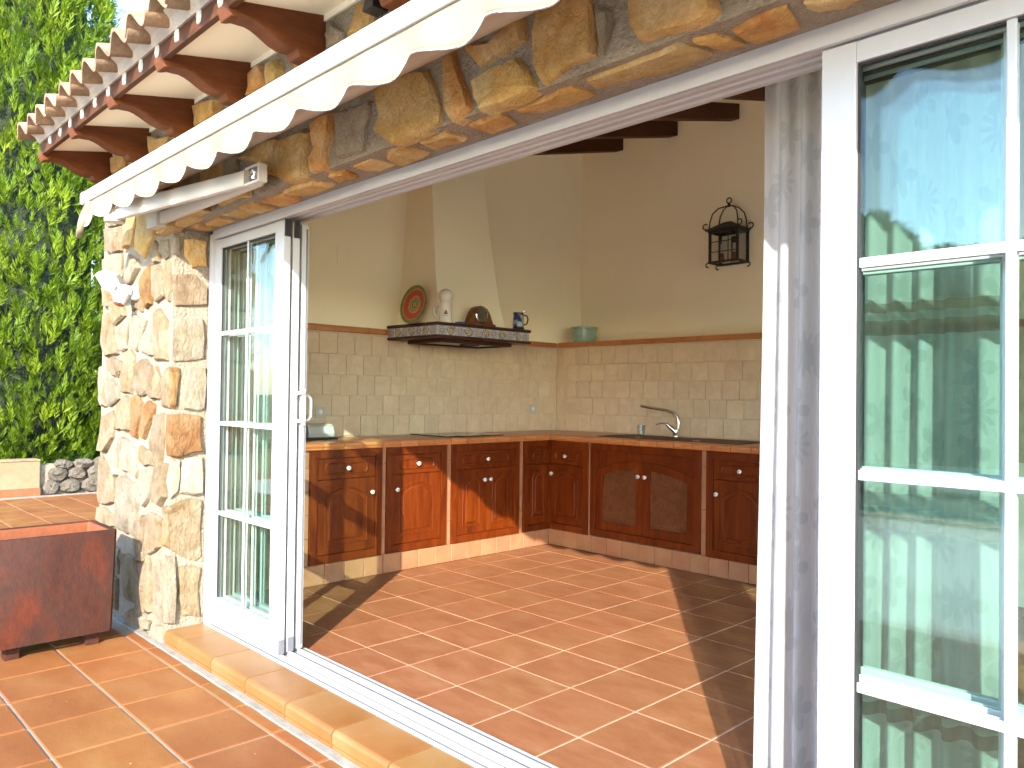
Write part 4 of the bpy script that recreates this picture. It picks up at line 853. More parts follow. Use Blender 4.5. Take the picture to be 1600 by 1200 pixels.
def cabinet(fn, u0, u1, v0, v1, label, kind, base):
    c = thing('base_cabinet', label, 'cabinet', base, 'built-in wooden kitchen cabinets'); b = .052
    cpart('frame', frame_mb(u0, u1, v0, v1, b, -.012, .020), fn, c)
    cpart('back_panel', MB().box(u0+.01, u1-.01, v0+.01, v1-.01, -.03, -.0115), fn, c)
    a0, a1, b0, b1 = u0+b+.002, u1-b-.002, v0+b+.002, v1-b-.002; zs = .668
    if kind in ('L', 'R'):
        drawer(fn, a0, a1, zs+.002, b1, c); cdoor(fn, a0, a1, b0, zs-.002, c, a0+.030 if kind == 'L' else a1-.030, .567)
    elif kind == '2':
        drawer(fn, a0, a1, zs+.002, b1, c); mid = (a0+a1)/2
        cdoor(fn, a0, mid-.001, b0, zs-.002, c, mid-.030, .582, .06); cdoor(fn, mid+.001, a1, b0, zs-.002, c, mid+.030, .582, .06)
    elif kind == 'lattice':
        mid = (a0+a1)/2; n = 16
        rise = .095; lo = .650
        cur = [(a0+(a1-a0)*k/n, lo+rise*math.sin(math.pi*k/n)**.75) for k in range(n+1)]
        cpart('top_panel', MB().loft([[(p[0], p[1], w_) for p in cur+[(a1, b1), (a0, b1)]] for w_ in (-.01, .010)]), fn, c)
        gv = MB(); 
        for s_ in (0, 1):
            ua, ub = (a0+.06, a0+.30) if s_ == 0 else (a1-.30, a1-.06)
            gv.loft([[(p[0], p[1], w_) for p in ((ua, .762 if s_ == 0 else .790), (ub, .790 if s_ == 0 else .762), (ub, .794 if s_ == 0 else .766), (ua, .766 if s_ == 0 else .794))] for w_ in (.0095, .0125)])
        cpart('carving', gv, fn, c, bev=0)
        for s_ in (0, 1):
            cu = [p for p in cur if (p[0] <= mid+1e-6 if s_ == 0 else p[0] >= mid-1e-6)]; cu = [(p[0]-(.001 if s_ == 0 else -.001)*(abs(p[0]-mid) < 1e-6), p[1]-.003) for p in cu]
            outer = [(cu[-1][0], b0), (cu[0][0], b0)][::-1] + cu[::-1]
            wd = .062; lo_u, hi_u = min(p[0] for p in cu)+wd, max(p[0] for p in cu)-wd
            def top(u): return np.interp(u, [p[0] for p in cu], [p[1] for p in cu])
            d = MB(); us = np.linspace(lo_u, hi_u, 7); ua, ub = cu[0][0], cu[-1][0]
            # stiles, bottom rail, curved top rail
            for q in ([(ua, b0), (lo_u, b0), (lo_u, top(lo_u)), (ua, top(ua))], [(hi_u, b0), (ub, b0), (ub, top(ub)), (hi_u, top(hi_u))], [(lo_u, b0), (hi_u, b0), (hi_u, b0+wd), (lo_u, b0+wd)],
                      [(u, top(u)-.060) for u in us]+[(u, top(u)) for u in us[::-1]]):
                d.loft([[(p[0], p[1], w_) for p in q] for w_ in (-.01, .010)])
            dd = cpart('door', d, fn, c)
            cpart('void_backing', MB().box(lo_u, hi_u, b0+wd, .67, -.0112, -.009), fn, dd, 'beam_wood', bev=0)  # dark sheet stands for the shaded hollow behind the lattice
            lat = MB(); L_, vb, vt = .030, b0+wd, .66
            for sg in (1, -1):
                k = -60
                while k < 60:
                    c0 = k*.0235; k += 1; pts = []
                    # line v = vb + sg*(u-lo_u) + c0 clipped to the opening
                    seg = []
                    for i_ in range(61):
                        u = lo_u+(hi_u-lo_u)*i_/60; v = vb+sg*(u-lo_u)+c0
                        if vb <= v <= top(u)-.060: seg.append((u, v))
                    if len(seg) < 2: continue
                    (ua_, va_), (ub_, vb_) = seg[0], seg[-1]; h_ = .0052; w0, w1 = ((-.009, -.004) if sg == 1 else (-.004, .001))
                    q = [(ua_, va_-h_), (ub_, vb_-h_), (ub_, vb_+h_), (ua_, va_+h_)]; lat.loft([[(p[0], p[1], w_) for p in q] for w_ in (w0, w1)])
            cpart('lattice', lat, fn, dd, 'lattice_wood', bev=0)
            knob(fn, mid-.031 if s_ == 0 else mid+.031, .632, .010, dd)
    return c
cabinet(FL, 2.532, 3.079, .135, .859, 'brown wooden cabinet with drawer and door nearest the stacked glass doors', 'R', (CX, 2.8, .135))
cabinet(FL, 3.115, 3.645, .135, .859, 'brown wooden single-door cabinet, second from the stacked glass doors', 'L', (CX, 3.4, .135))
cabinet(FL, 3.691, 4.391, .132, .859, 'brown wooden two-door cabinet with a drawer below the black hob', '2', (CX, 4.0, .13))
co = thing('base_cabinet', 'brown wooden corner cabinet folded into the angle of the counter', 'cabinet', (CX, CY, .13), 'built-in wooden kitchen cabinets'); b = .052
v0, v1 = .130, .859
for fn, u0, u1, side in ((FL, 4.437, CY-.004, 0), (FB, CX+.004, -4.011, 1)):
    e0, e1 = (u0+b, u1) if side == 0 else (u0, u1-b); m = MB()
    if side == 0: m.box(u0, u0+b, v0, v1, -.012, .020)
    else: m.box(u1-b, u1, v0, v1, -.012, .020)
    x0, x1_ = (u0+b, u1-.018) if side == 0 else (u0+.018, u1-b)
    m.box(x0, x1_, v0, v0+b, -.012, .0195); m.box(x0, x1_, v1-b, v1, -.012, .0195); cpart('frame', m, fn, co)
    cpart('back_panel', MB().box(u0+.01, u1-.01, v0+.01, v1-.01, -.03, -.0115), fn, co)
    a0, a1 = (u0+b+.002, u1-.012) if side == 0 else (u0+.012, u1-b-.002)
    drawer(fn, a0, a1, .670, v1-b-.002, co, side == 1); cdoor(fn, a0, a1, v0+b+.002, .666, co, *((a0+.03, .588) if side == 1 else (None, None)), pm=.055)
part('corner_post', MB().box(CX-.014, CX+.0198, CY-.0198, CY+.014, v0, v1), 'cabinet_wood', co)
cabinet(FB, -3.985, -2.987, .140, .859, 'wide brown wooden cabinet with two arched lattice doors below the sink', 'lattice', (-3.5, CY, .14))
cabinet(FB, -2.943, -2.421, .130, .857, 'brown wooden single-door cabinet beside the white curtain', 'L', (-2.7, CY, .13))
# hob, sink, tap, sockets, small appliances
hb = thing('ceramic_hob', 'black glass ceramic hob set in the terracotta worktop', 'hob', (-4.77, 4.02, .906)); part('glass_top', MB().box(-4.975, -4.515, 3.72, 4.30, .9062, .914), 'hob_glass', hb, None, .002)
part('zone_ring', MB().lathe([(.09, 0), (.09, .0006), (.085, .0006)], (-4.68, 3.87, .9141), n=32, caps=False).lathe([(.075, 0), (.075, .0006), (.07, .0006)], (-4.82, 4.14, .9141), n=32, caps=False), 'grey_plastic', hb)
sk = thing('inset_sink', 'dark brown inset sink with drainer in the worktop', 'sink', (-3.4, 5.05, .906))
sx0, sx1, sy0, sy1 = -4.02, -2.76, 4.86, 5.30; m = MB()
m.box(sx0, sx1, sy0, sy0+.03, .906, .9115); m.box(sx0, sx1, sy1-.07, sy1, .906, .9115); m.box(sx0, sx0+.04, sy0+.03, sy1-.07, .906, .9115); m.box(sx1-.04, sx1, sy0+.03, sy1-.07, .906, .9115); m.box(-3.44, -3.36, sy0+.03, sy1-.07, .906, .9115)
part('rim', m, 'sink_brown', sk, None, .002); part('bowl', MB().box(sx0+.04, sx1-.04, sy0+.03, sy1-.07, .9055, .9065), 'sink_brown', sk)
part('drain', MB().lathe([(.03, 0), (.028, .003), (.008, .002)], (-3.72, 5.02, .9066), n=16), 'steel', sk); part('drain', MB().lathe([(.03, 0), (.028, .003), (.008, .002)], (-3.2, 5.02, .9066), n=16), 'steel', sk)
tp = thing('mixer_tap', 'chrome mixer tap with long swivel spout behind the sink', 'tap', (-3.53, 5.25, .915))
bx, by = -3.535, 5.245
part('base', MB().lathe([(.026, 0), (.026, .012), (.020, .020), (.020, .055)], (bx, by, .914), n=16), 'steel', tp, 40)
part('spout', MB().tube([(bx+.012, by+.01, .960), (bx+.020, by+.012, 1.020), (bx+.012, by+.008, 1.07), (bx-.02, by, 1.105), (bx-.08, by-.012, 1.122), (bx-.20, by-.04, 1.138), (bx-.295, by-.06, 1.152)], [.014, .0135, .013, .013, .012, .011, .011], 12), 'steel', tp, 60)
part('lever', MB().tube([(bx, by-.005, .955), (bx-.045, by-.03, 1.000), (bx-.06, by-.038, 1.014)], [.018, .015, .013], 10).tube([(bx-.055, by-.034, 1.018), (bx-.10, by-.05, 1.020), (bx-.145, by-.062, 1.008)], [.007, .006, .004], 8), 'steel', tp, 60)
tg = thing('glass_tumbler', 'clear glass tumbler on the worktop left of the tap', 'glass', (-3.93, 5.36, .905)); m = MB(); m.lathe([(.030, 0), (.036, .085), (.034, .085), (.028, .006)], (-3.95, 5.355, .9055), n=18); part('cup', m, 'clear_glass', tg, 60)
def socket(loc, fn, label):
    s = thing('wall_socket', label, 'socket', loc, 'wall sockets above the worktop'); u, v = fn[1], fn[2]; f = fn[0]
    part('plate', MB().box(u-.042, u+.042, v-.042, v+.042, .0, .010).xf(f), 'white_plastic', s, None, .004)
    part('ring', MB().lathe([(.022, .0), (.022, .0125), (.019, .0125), (.018, .0105)], (u, v, 0), (0, 0, 1), 20).xf(f), 'white_plastic', s, 40); part('recess', MB().lathe([(.0175, .0102), (.0165, .0108)], (u, v, 0), (0, 0, 1), 20).xf(f), 'candle', s)
socket((XW, 2.94, 1.09), (lambda p: (XW+.011+p[2], p[0], p[1]), 2.94, 1.09), 'white wall socket above the toaster beside the stacked glass doors')
socket((XW, 5.13, 1.105), (lambda p: (XW+.011+p[2], p[0], p[1]), 5.13, 1.105), 'white wall socket right of the hob close to the kitchen corner')
ts = thing('toaster', 'small white toaster at the far end of the terracotta worktop', 'toaster', (-4.83, 2.80, .906)); 
part('base', MB().box(-4.93, -4.73, 2.66, 2.92, .9062, .920), 'black_rubber', ts, None, .004)
tpr = [(-4.915, .921), (-4.745, .921), (-4.738, .95), (-4.752, .995), (-4.78, 1.012), (-4.88, 1.012), (-4.908, .995), (-4.922, .95)]
part('body', MB().sweepy(tpr, 2.70, 2.90), 'white_plastic', ts, 30, .006); part('end_cap', MB().sweepy([(-4.83+(a+4.83)*.93, .96+(z-.96)*.93) for a, z in tpr], 2.672, 2.6995), 'grey_plastic', ts, None, .003)
part('slot', MB().box(-4.845, -4.815, 2.73, 2.87, 1.0125, 1.0135), 'black_rubber', ts)

# ------------------------------------------------------------------ extractor hood with its shelf
hd = thing('extractor_hood', 'plastered chimney hood with tiled shelf band and dark wooden trim', 'hood', (XW, 4.0, 1.64))
HX, HY0, HY1 = -4.41, 3.525, 4.47
part('shelf', MB().box(XW+.001, HX+.012, HY0-.012, HY1+.012, 1.728, 1.752), 'hood_wood', hd, None, .006)
part('lower_trim', MB().box(XW+.001, HX+.012, HY0-.012, HY1+.012, 1.640, 1.660), 'hood_wood', hd, None, .005)
part('core', MB().box(XW+.001, HX-.008, HY0+.008, HY1-.008, 1.6595, 1.7285), 'mortar_dab', hd)
n = 11; tw = (HY1-HY0)/n; HF = mesh('band_tile', MB().box(-.004, .004, -tw/2+.002, tw/2-.002, -.033, .033), 'lemon_tile_front'); HF2 = mesh('band_tile', MB().box(-.004, .004, -tw/2+.002, tw/2-.002, -.033, .033), 'blue_tile_front')
for k in range(n): link('band_tile', HF if k % 2 else HF2, hd, (HX-.004, HY0+tw*(k+.5), 1.694))
n = 7; tw = (HX-XW-.01)/n; HS = mesh('band_tile', MB().box(-tw/2+.002, tw/2-.002, -.004, .004, -.033, .033), 'lemon_tile'); HS2 = mesh('band_tile', MB().box(-tw/2+.002, tw/2-.002, -.004, .004, -.033, .033), 'blue_tile')
for k in range(n): 
    link('band_tile', HS if k % 2 else HS2, hd, (XW+.005+tw*(k+.5), HY0+.004, 1.694)); link('band_tile', HS if k % 2 else HS2, hd, (XW+.005+tw*(k+.5), HY1-.004, 1.694))
chm = MB(); bot = [(XW-.002, 3.61), (-4.545, 3.655), (-4.545, 4.335), (XW-.002, 4.38)]; top_ = [(XW-.002, 3.735), (-4.80, 3.745), (-4.80, 4.265), (XW-.002, 4.275)]; topz = ceil(4.0)-.02
ring = []
for u in np.linspace(0, 1, 9):
    e = u**.75; ring.append([(a[0]+(b_[0]-a[0])*e, a[1]+(b_[1]-a[1])*e, 1.7525+(topz+.06-1.7525)*u) for a, b_ in zip(bot, top_)])
chm.loft(ring); part('chimney', chm, 'plaster', hd, 25)
m = MB(); m.box(-4.90, -4.50, 3.62, 4.36, 1.612, 1.6395); part('filter_frame', frame_mb(3.63, 4.36, -4.90, -4.50, .03, 1.612, 1.6398).xf(lambda p: (p[1], p[0], p[2])), 'hood_wood', hd)
part('filter_grille', MB().box(-4.87, -4.53, 3.66, 4.33, 1.625, 1.632), 'white_plastic', hd); part('switch_box', MB().box(-4.62, -4.53, 3.92, 4.04, 1.605, 1.626), 'black_rubber', hd)
# things on the shelf
ZH = 1.7525
c = Vector((-4.70, 3.585, ZH+.150)); nrm = Vector((.62, -.72, .22)).normalized()
pm = MB().lathe([(.004, -.004), (.075, -.004), (.148, .014), (.150, .018), (.144, .018), (.09, .004), (.004, .003)], (0, 0, 0), (0, 0, 1), 40)
pl = link('painted_plate', mesh('painted_plate', pm, 'plate_paint', 40), None, (-4.735, 3.568, ZH+.147), Vector((.04, -1, .2)).normalized().to_track_quat('Z', 'Y').to_euler()); tag(pl, 'round plate painted in red, yellow and green rings standing on the hood shelf', 'plate')
sx_, sy_ = -4.475, 3.655
stn = thing('beer_stein', 'white ceramic stein with ball-shaped lid and small emblem on the hood shelf', 'stein', (sx_, sy_, ZH))
part('body', MB().lathe([(.002, .0), (.052, 0), (.053, .01), (.047, .02), (.046, .12), (.049, .132), (.046, .14), (.002, .14)], (sx_, sy_, ZH+.0005), n=24), 'porcelain', stn, 40)
part('lid', MB().lathe([(.044, .141), (.047, .15), (.044, .158)]+[(.054*math.cos(a), .20+.054*math.sin(a)) for a in np.linspace(-.75, 1.5, 12)], (sx_, sy_, ZH), n=24), 'porcelain', stn, 60)
hdv = Vector((-.55, -.83, 0)).normalized(); part('handle', MB().tube([Vector((sx_, sy_, ZH))+hdv*a+Vector((0, 0, z)) for a, z in ((.044, .125), (.075, .128), (.092, .10), (.085, .06), (.046, .03))], .007, 8), 'porcelain', stn, 60)
ev = Vector((.80, -.60, 0)); eu = Vector((.60, .80, 0))
def decal(name, u0, u1, z0, z1, mat):
    m = MB(); pts = []
    for k in range(5):
        u = u0+(u1-u0)*k/4; a = u/.047; pts.append(Vector((sx_, sy_, 0))+(ev*math.cos(a)+eu*math.sin(a)))
    r0 = [(Vector((sx_, sy_, ZH+z0))+(ev*math.cos(u/.047)+eu*math.sin(u/.047))*.0478) for u in np.linspace(u0, u1, 5)]; r1 = [p+Vector((0, 0, z1-z0)) for p in r0]; m.loft([r0, r1], caps=False, closed=False); return part(name, m, mat, stn)
decal('emblem', -.013, .013, .062, .074, 'stein_emblem'); decal('emblem', -.009, .009, .0745, .084, 'stein_emblem'); decal('emblem_crown', -.006, .006, .0845, .094, 'stein_crown'); decal('emblem', -.016, -.002, .052, .0545, 'stein_emblem'); decal('emblem', .001, .017, .052, .0545, 'stein_emblem')
ck = thing('mantel_clock', 'brown wooden mantel clock with round dial on the hood shelf', 'clock', (-4.47, 3.985, ZH))
cp = [(-.15, 0), (.15, 0), (.15, .018), (.125, .022), (.112, .045), (.10, .075), (.085, .105), (.06, .135), (.03, .150), (0, .154), (-.03, .150), (-.06, .135), (-.085, .105), (-.10, .075), (-.112, .045), (-.125, .022), (-.15, .018)]
part('case', MB().prism(cp, lambda p, a: (a, 3.985+p[0], ZH+.0005+p[1]), -4.505, -4.445), 'clock_wood', ck, None, .003)
part('bezel', MB().lathe([(.062, 0), (.064, .006), (.056, .010), (.054, .006)], (-4.4445, 3.985, ZH+.084), (1, 0, 0), 28, caps=False), 'steel', ck, 40); part('dial', MB().lathe([(.0555, .0), (.0555, .004)], (-4.4448, 3.985, ZH+.084), (1, 0, 0), 28), 'clock_glass', ck)
tag(part('blue_cloth', MB().loft([[(-4.47+a*.02, 3.79+b*.04*s, ZH+z) for a, b in ((-1, -1), (1, -.8), (1, 1), (-1, .8))] for s, z in ((1, .0005), (.95, .012), (.6, .018))]), 'blue_cloth'), 'small folded blue cloth lying beside the mantel clock', 'cloth')
mx_, my_ = -4.46, 4.395
mg = thing('beer_mug', 'dark blue pewter-lidded beer mug at the end of the hood shelf', 'mug', (mx_, my_, ZH))
part('body', MB().lathe([(.044, .018), (.046, .03), (.043, .07), (.040, .118)], (mx_, my_, ZH), n=20, caps=False), 'mug_blue', mg, 40); part('foot', MB().lathe([(.002, 0), (.048, 0), (.048, .012), (.044, .0182), (.002, .0182)], (mx_, my_, ZH+.0005), n=20), 'mug_dark', mg, 40)
part('rim', MB().lathe([(.0402, .1175), (.043, .122), (.043, .138), (.036, .138), (.034, .11)], (mx_, my_, ZH), n=20), 'mug_dark', mg, 40); part('handle', MB().tube([(mx_+.02, my_+.036, ZH+.115), (mx_+.03, my_+.065, ZH+.115), (mx_+.034, my_+.075, ZH+.085), (mx_+.03, my_+.066, ZH+.05), (mx_+.02, my_+.038, ZH+.038)], .0065, 8), 'mug_dark', mg, 60)
part('thumb_lever', MB().tube([(mx_+.012, my_+.040, ZH+.13), (mx_+.018, my_+.05, ZH+.16)], .004, 6).lathe([(.001, -.006), (.006, 0), (.001, .006)], (mx_+.018, my_+.05, ZH+.163), n=8), 'steel', mg, 60)
pt = thing('green_pot', 'pale green glazed plant pot on the tiled ledge', 'pot', (-4.80, 5.60, 1.7125))
part('pot_body', MB().lathe([(.002, 0), (.088, 0), (.092, .008), (.116, .128), (.118, .136), (.124, .140), (.126, .160), (.120, .162), (.112, .150), (.09, .02), (.002, .016)], (-4.80, 5.60, 1.7125), n=32), 'pot_glaze', pt, 40)
# iron lantern on the back wall
ln = thing('iron_wall_lantern', 'black wrought iron lantern with domed wire top on the plaster wall', 'lantern', (-3.35, 5.79, 2.3))
lx0, lx1, ly0, ly1, lz0, lz1 = -3.475, -3.225, 5.625, 5.785, 2.335, 2.585
for x in (lx0, lx1):
    for y in (ly0, ly1): part('post', MB().box(x-.009, x+.009, y-.009, y+.009, lz0, lz1), 'iron', ln)
for z in (lz0, lz1):
    m = MB(); m.loft([[(lx0-.012, ly0-.012, zz), (lx1+.012, ly0-.012, zz), (lx1+.012, ly1+.010, zz), (lx0-.012, ly1+.010, zz)] for zz in (z-.008, z+.008)], caps=False)
    m.loft([[(lx0+.010, ly0+.010, zz), (lx1-.010, ly0+.010, zz), (lx1-.010, ly1-.010, zz), (lx0+.010, ly1-.010, zz)] for zz in (z+.008, z-.008)], caps=False)
    for zz, o_ in ((z-.008, 0), (z+.008, 1)):
        A = [(lx0-.012, ly0-.012), (lx1+.012, ly0-.012), (lx1+.012, ly1+.010), (lx0-.012, ly1+.010)]; B = [(lx0+.010, ly0+.010), (lx1-.010, ly0+.010), (lx1-.010, ly1-.010), (lx0+.010, ly1-.010)]
        m.add([(*p, zz) for p in A+B], [(k, (k+1) % 4, 4+(k+1) % 4, 4+k) for k in range(4)])
    part('rim_frame', m, 'iron', ln)
m = MB()
for k in (1, 2):
    z = lz0+(lz1-lz0)*k/3; m.box(lx0, lx1, ly0-.003, ly0+.003, z-.003, z+.003); x = lx0+(lx1-lx0)*k/3; m.box(x-.003, x+.003, ly0-.0035, ly0+.0035, lz0, lz1)
part('grille', m, 'iron', ln)
part('pane', MB().box(lx0+.01, lx1-.01, ly0+.005, ly0+.008, lz0+.01, lz1-.01), 'clear_glass', ln); part('pane', MB().box(lx1-.004, lx1-.001, ly0+.01, ly1-.012, lz0+.01, lz1-.01), 'clear_glass', ln)
cxm, cym = (lx0+lx1)/2, (ly0+ly1)/2
part('roof', MB().loft([[(cxm+a*s*.155, cym+b_*s*.11-.0, z) for a, b_ in ((-1, -1), (1, -1), (1, .75), (-1, .75))] for s, z in ((1, lz1+.009), (1, lz1+.016), (.28, lz1+.075), (.16, lz1+.082))]), 'iron', ln)
for sx in (-1, 1):
    for sy in (-1, .72):
        part('dome_wire', MB().tube([(cxm+sx*.13, cym+sy*.085, lz1+.03), (cxm+sx*.125, cym+sy*.08, lz1+.09), (cxm+sx*.11, cym+sy*.07, lz1+.15), (cxm+sx*.07, cym+sy*.045, lz1+.195), (cxm+sx*.01, cym, lz1+.215)], .0055, 6), 'iron', ln, 60)
        a = [(cxm+sx*(.155+.022*math.cos(t)), cym+sy*.105, lz1+.045+.022*math.sin(t)) for t in np.linspace(-1.9, 2.6, 9)]; part('scroll', MB().tube(a, .0055, 6), 'iron', ln, 60)
        a = [(cxm+sx*(.14+.016*math.cos(t)), cym+sy*.09, lz0-.022+.016*math.sin(t)) for t in np.linspace(1.6, -2.2, 8)]; part('scroll', MB().tube(a, .0055, 6), 'iron', ln, 60)
part('finial', MB().lathe([(.008, .205), (.014, .215), (.014, .228), (.006, .236)], (cxm, cym, lz1), n=10).tube([(cxm+.022*math.cos(t), cym, lz1+.258+.022*math.sin(t)) for t in np.linspace(0, 2*math.pi, 17)], .0055, 6), 'iron', ln, 60)
for x in (-3.41, -3.30): part('candle_bulb', MB().lathe([(.016, 0), (.016, .07)], (x, 5.71, lz0+.085), n=10), 'candle', ln, 40); part('bulb_holder', MB().lathe([(.02, 0), (.012, .075)], (x, 5.71, lz0+.008), n=10), 'candle_holder', ln, 40)
part('wall_mount', MB().box(cxm-.03, cxm+.03, ly1+.009, YU-.001, lz0+.02, lz1-.02), 'iron', ln)
# ------------------------------------------------------------------ floodlight, planter, litter
fx, fz = -4.555, 1.775
fd = thing('security_floodlight', 'white floodlight with motion sensor fixed to the stone pier', 'floodlight', (fx, 1.5, fz))
part('wall_base', MB().lathe([(.045, 0), (.045, .02), (.038, .03)], (fx+.03, 1.515, fz-.01), (0, -1, 0), 20), 'white_plastic', fd, 40)
part('arm', MB().tube([(fx+.03, 1.49, fz-.005), (fx+.0, 1.455, fz+.01), (fx-.05, 1.43, fz+.02)], [.026, .024, .020], 10), 'white_plastic', fd, 50)
part('joint_knob', MB().lathe([(.012, -.03), (.012, .030)], (fx-.035, 1.43, fz+.012), (.55, -.83, 0), 12), 'grey_plastic', fd, 40)
part('sensor', MB().lathe([(.030, .03), (.036, .0), (.038, -.045), (.034, -.062), (.004, -.066)], (fx+.005, 1.445, fz-.01), (.15, .25, 1), 20), 'white_plastic', fd, 40)
part('sensor_lens', MB().lathe([(.030, -.067), (.022, -.078), (.004, -.082)], (fx+.005, 1.445, fz-.01), (.15, .25, 1), 18), 'candle_holder', fd, 50)
hn = Vector((.12, -.72, -.55)).normalized(); hu = Vector((.80, -.15, -.40)); hu = (hu-hn*hu.dot(hn)).normalized(); hv = hn.cross(hu); hc = Vector((fx-.115, 1.405, fz+.050))
def hbox(sx, sy, d0, d1): return [[hc+hu*a*sx*k+hv*b*sy*k+hn*d for a, b in ((-.5, -.36), (-.36, -.5), (.36, -.5), (.5, -.36), (.5, .36), (.36, .5), (-.36, .5), (-.5, .36))] for d, k in ((d0, .72), ((d0+d1)*.4, 1), (d1, 1.0))]
hd2 = part('lamp_head', MB().loft(hbox(.155, .115, -.055, .010)), 'white_plastic', fd, 30, .003)
part('glass', MB().loft([[hc+hu*a*.132+hv*b*.094+hn*d for a, b in ((-.5, -.4), (-.4, -.5), (.4, -.5), (.5, -.4), (.5, .4), (.4, .5), (-.4, .5), (-.5, .4))] for d in (.008, .0115)]), 'lamp_glass_grey', hd2)
pl = thing('clay_planter', 'large rectangular brown clay planter on feet beside the stone pier', 'planter', (-4.44, 1.07, ZT))
x0, x1, y0, y1 = -4.635, -4.250, .795, 1.345; zb, zt = .010, .522
def rr(x0, x1, y0, y1, z, r=.012):
    return [(x0+r, y0, z), (x1-r, y0, z), (x1, y0+r, z), (x1, y1-r, z), (x1-r, y1, z), (x0+r, y1, z), (x0, y1-r, z), (x0, y0+r, z)]
m = MB(); d_ = .014
m.loft([rr(x0+d_, x1-d_, y0+d_, y1-d_, zb), rr(x0+d_*.8, x1-d_*.8, y0+d_*.8, y1-d_*.8, zb+.03), rr(x0, x1, y0, y1, zt-.004), rr(x0+.003, x1-.003, y0+.003, y1-.003, zt), rr(x0+.024, x1-.024, y0+.024, y1-.024, zt), rr(x0+.027, x1-.027, y0+.027, y1-.027, zt-.005)], caps=False)
m.f.append(tuple(range(7, -1, -1))); m.mi.append(0); part('box', m, 'planter_clay', pl, 40)
m = MB(); m.loft([rr(x0+.0268, x1-.0268, y0+.0268, y1-.0268, zt-.0052), rr(x0+.036, x1-.036, y0+.036, y1-.036, zt-.20)], caps=False); m.f = [f[::-1] for f in m.f]; m.f.append(tuple(8+i for i in range(8))); m.mi = [0]*len(m.f); part('inside', m, 'planter_inside', pl, 40)
for yy in (.905, 1.255):
    for xx in (-4.35, -4.59): part('foot', MB().box(xx-.03, xx+.03, yy-.03, yy+.035, ZT+.001, zb+.004), 'planter_clay', pl, None, .004)
m = MB(); rs2 = random.Random(4)
for k in range(60):
    x, y = rs2.uniform(x0+.05, x1-.05), rs2.choice((rs2.uniform(y0+.05, y0+.1), rs2.uniform(y0+.05, y1-.05))); s = rs2.uniform(.004, .012); m.lathe([(.001, -s*.4), (s, 0), (.001, s*.5)], (x, y, zt-.197), n=5)
part('soil_crumbs', m, 'beam_wood', pl)['kind'] = 'stuff'
lf = MB().loft([[( -2.47+a*.016*s, 1.13+b*.010*s, ZT+.002+z) for a, b in ((-1, -.6), (0, -1), (1, -.3), (.8, .7), (-.2, 1), (-1, .4))] for s, z in ((1, 0), (.9, .006), (.3, .009))])
a = np.array(lf.v); tag(part('dry_leaf', lf, 'debris'), 'tiny dry leaf lying on the terrace tiles', 'leaf')

m = MB()
for k in range(22):
    x, y = rs2.uniform(-4.3, -1.6), rs2.uniform(.35, 1.5); s = rs2.choice((.002, .003, .003, .005, .007)); m.lathe([(.0005, 0), (s, s*.25), (.0005, s*.6)], (x, y, ZT+.0016), n=5)
for k in range(20):
    x = rs2.uniform(-3.9, -1.8); s = rs2.uniform(.0015, .003); m.lathe([(.0005, 0), (s, s*.25), (.0005, s*.6)], (x, rs2.uniform(1.55, 1.70), .0172), n=5)
o = part('crumbs', m, 'debris', terrace); o['kind'] = 'stuff'
# ------------------------------------------------------------------ garden walls
lw = thing('garden_wall', 'low rendered garden wall below the conifer hedge', 'wall', (-10.9, 0, ZT)); part('render', MB().box(-11.05, -10.82, -6, 2.53, ZT-.1, .355), 'garden_plaster', lw, None, .01); part('skirting', MB().box(-10.819, -10.80, -6, 2.53, ZT-.02, ZT+.09), 'floor_tile', lw); part('coping', MB().box(-11.06, -10.81, -6, 2.53, .3555, .375), 'roof_clay', lw, None, .006)
rw = thing('rubble_wall', 'low dry stone wall of pale boulders below the conifer hedge', 'wall', (-10.9, 3.4, ZT)); part('core', MB().box(-11.05, -10.88, 2.54, 6.0, ZT-.1, .30), 'mortar', rw)
rs3 = random.Random(11); y = 2.60
for row, (z0, h) in enumerate(((ZT, .17), (ZT+.165, .15), (ZT+.30, .11))):
    y = 2.56+row*.07
    while y < 5.8:
        wd = rs3.uniform(.14, .25); m = MB(); n = 9
        m.lathe([(.05, -.5), (.44, -.42), (.52, -.12), (.50, .22), (.40, .44), (.05, .5)], (0, 0, 0), (1, 0, 0), n)
        m.xf(lambda p: (-10.87+p[0]*.16+rs3.gauss(0, .006), y+wd/2+p[1]*wd*1.02+rs3.gauss(0, .012), z0+h/2+p[2]*h*1.12+rs3.gauss(0, .010))); part('stone', m, 'rubble', rw, 25); y += wd

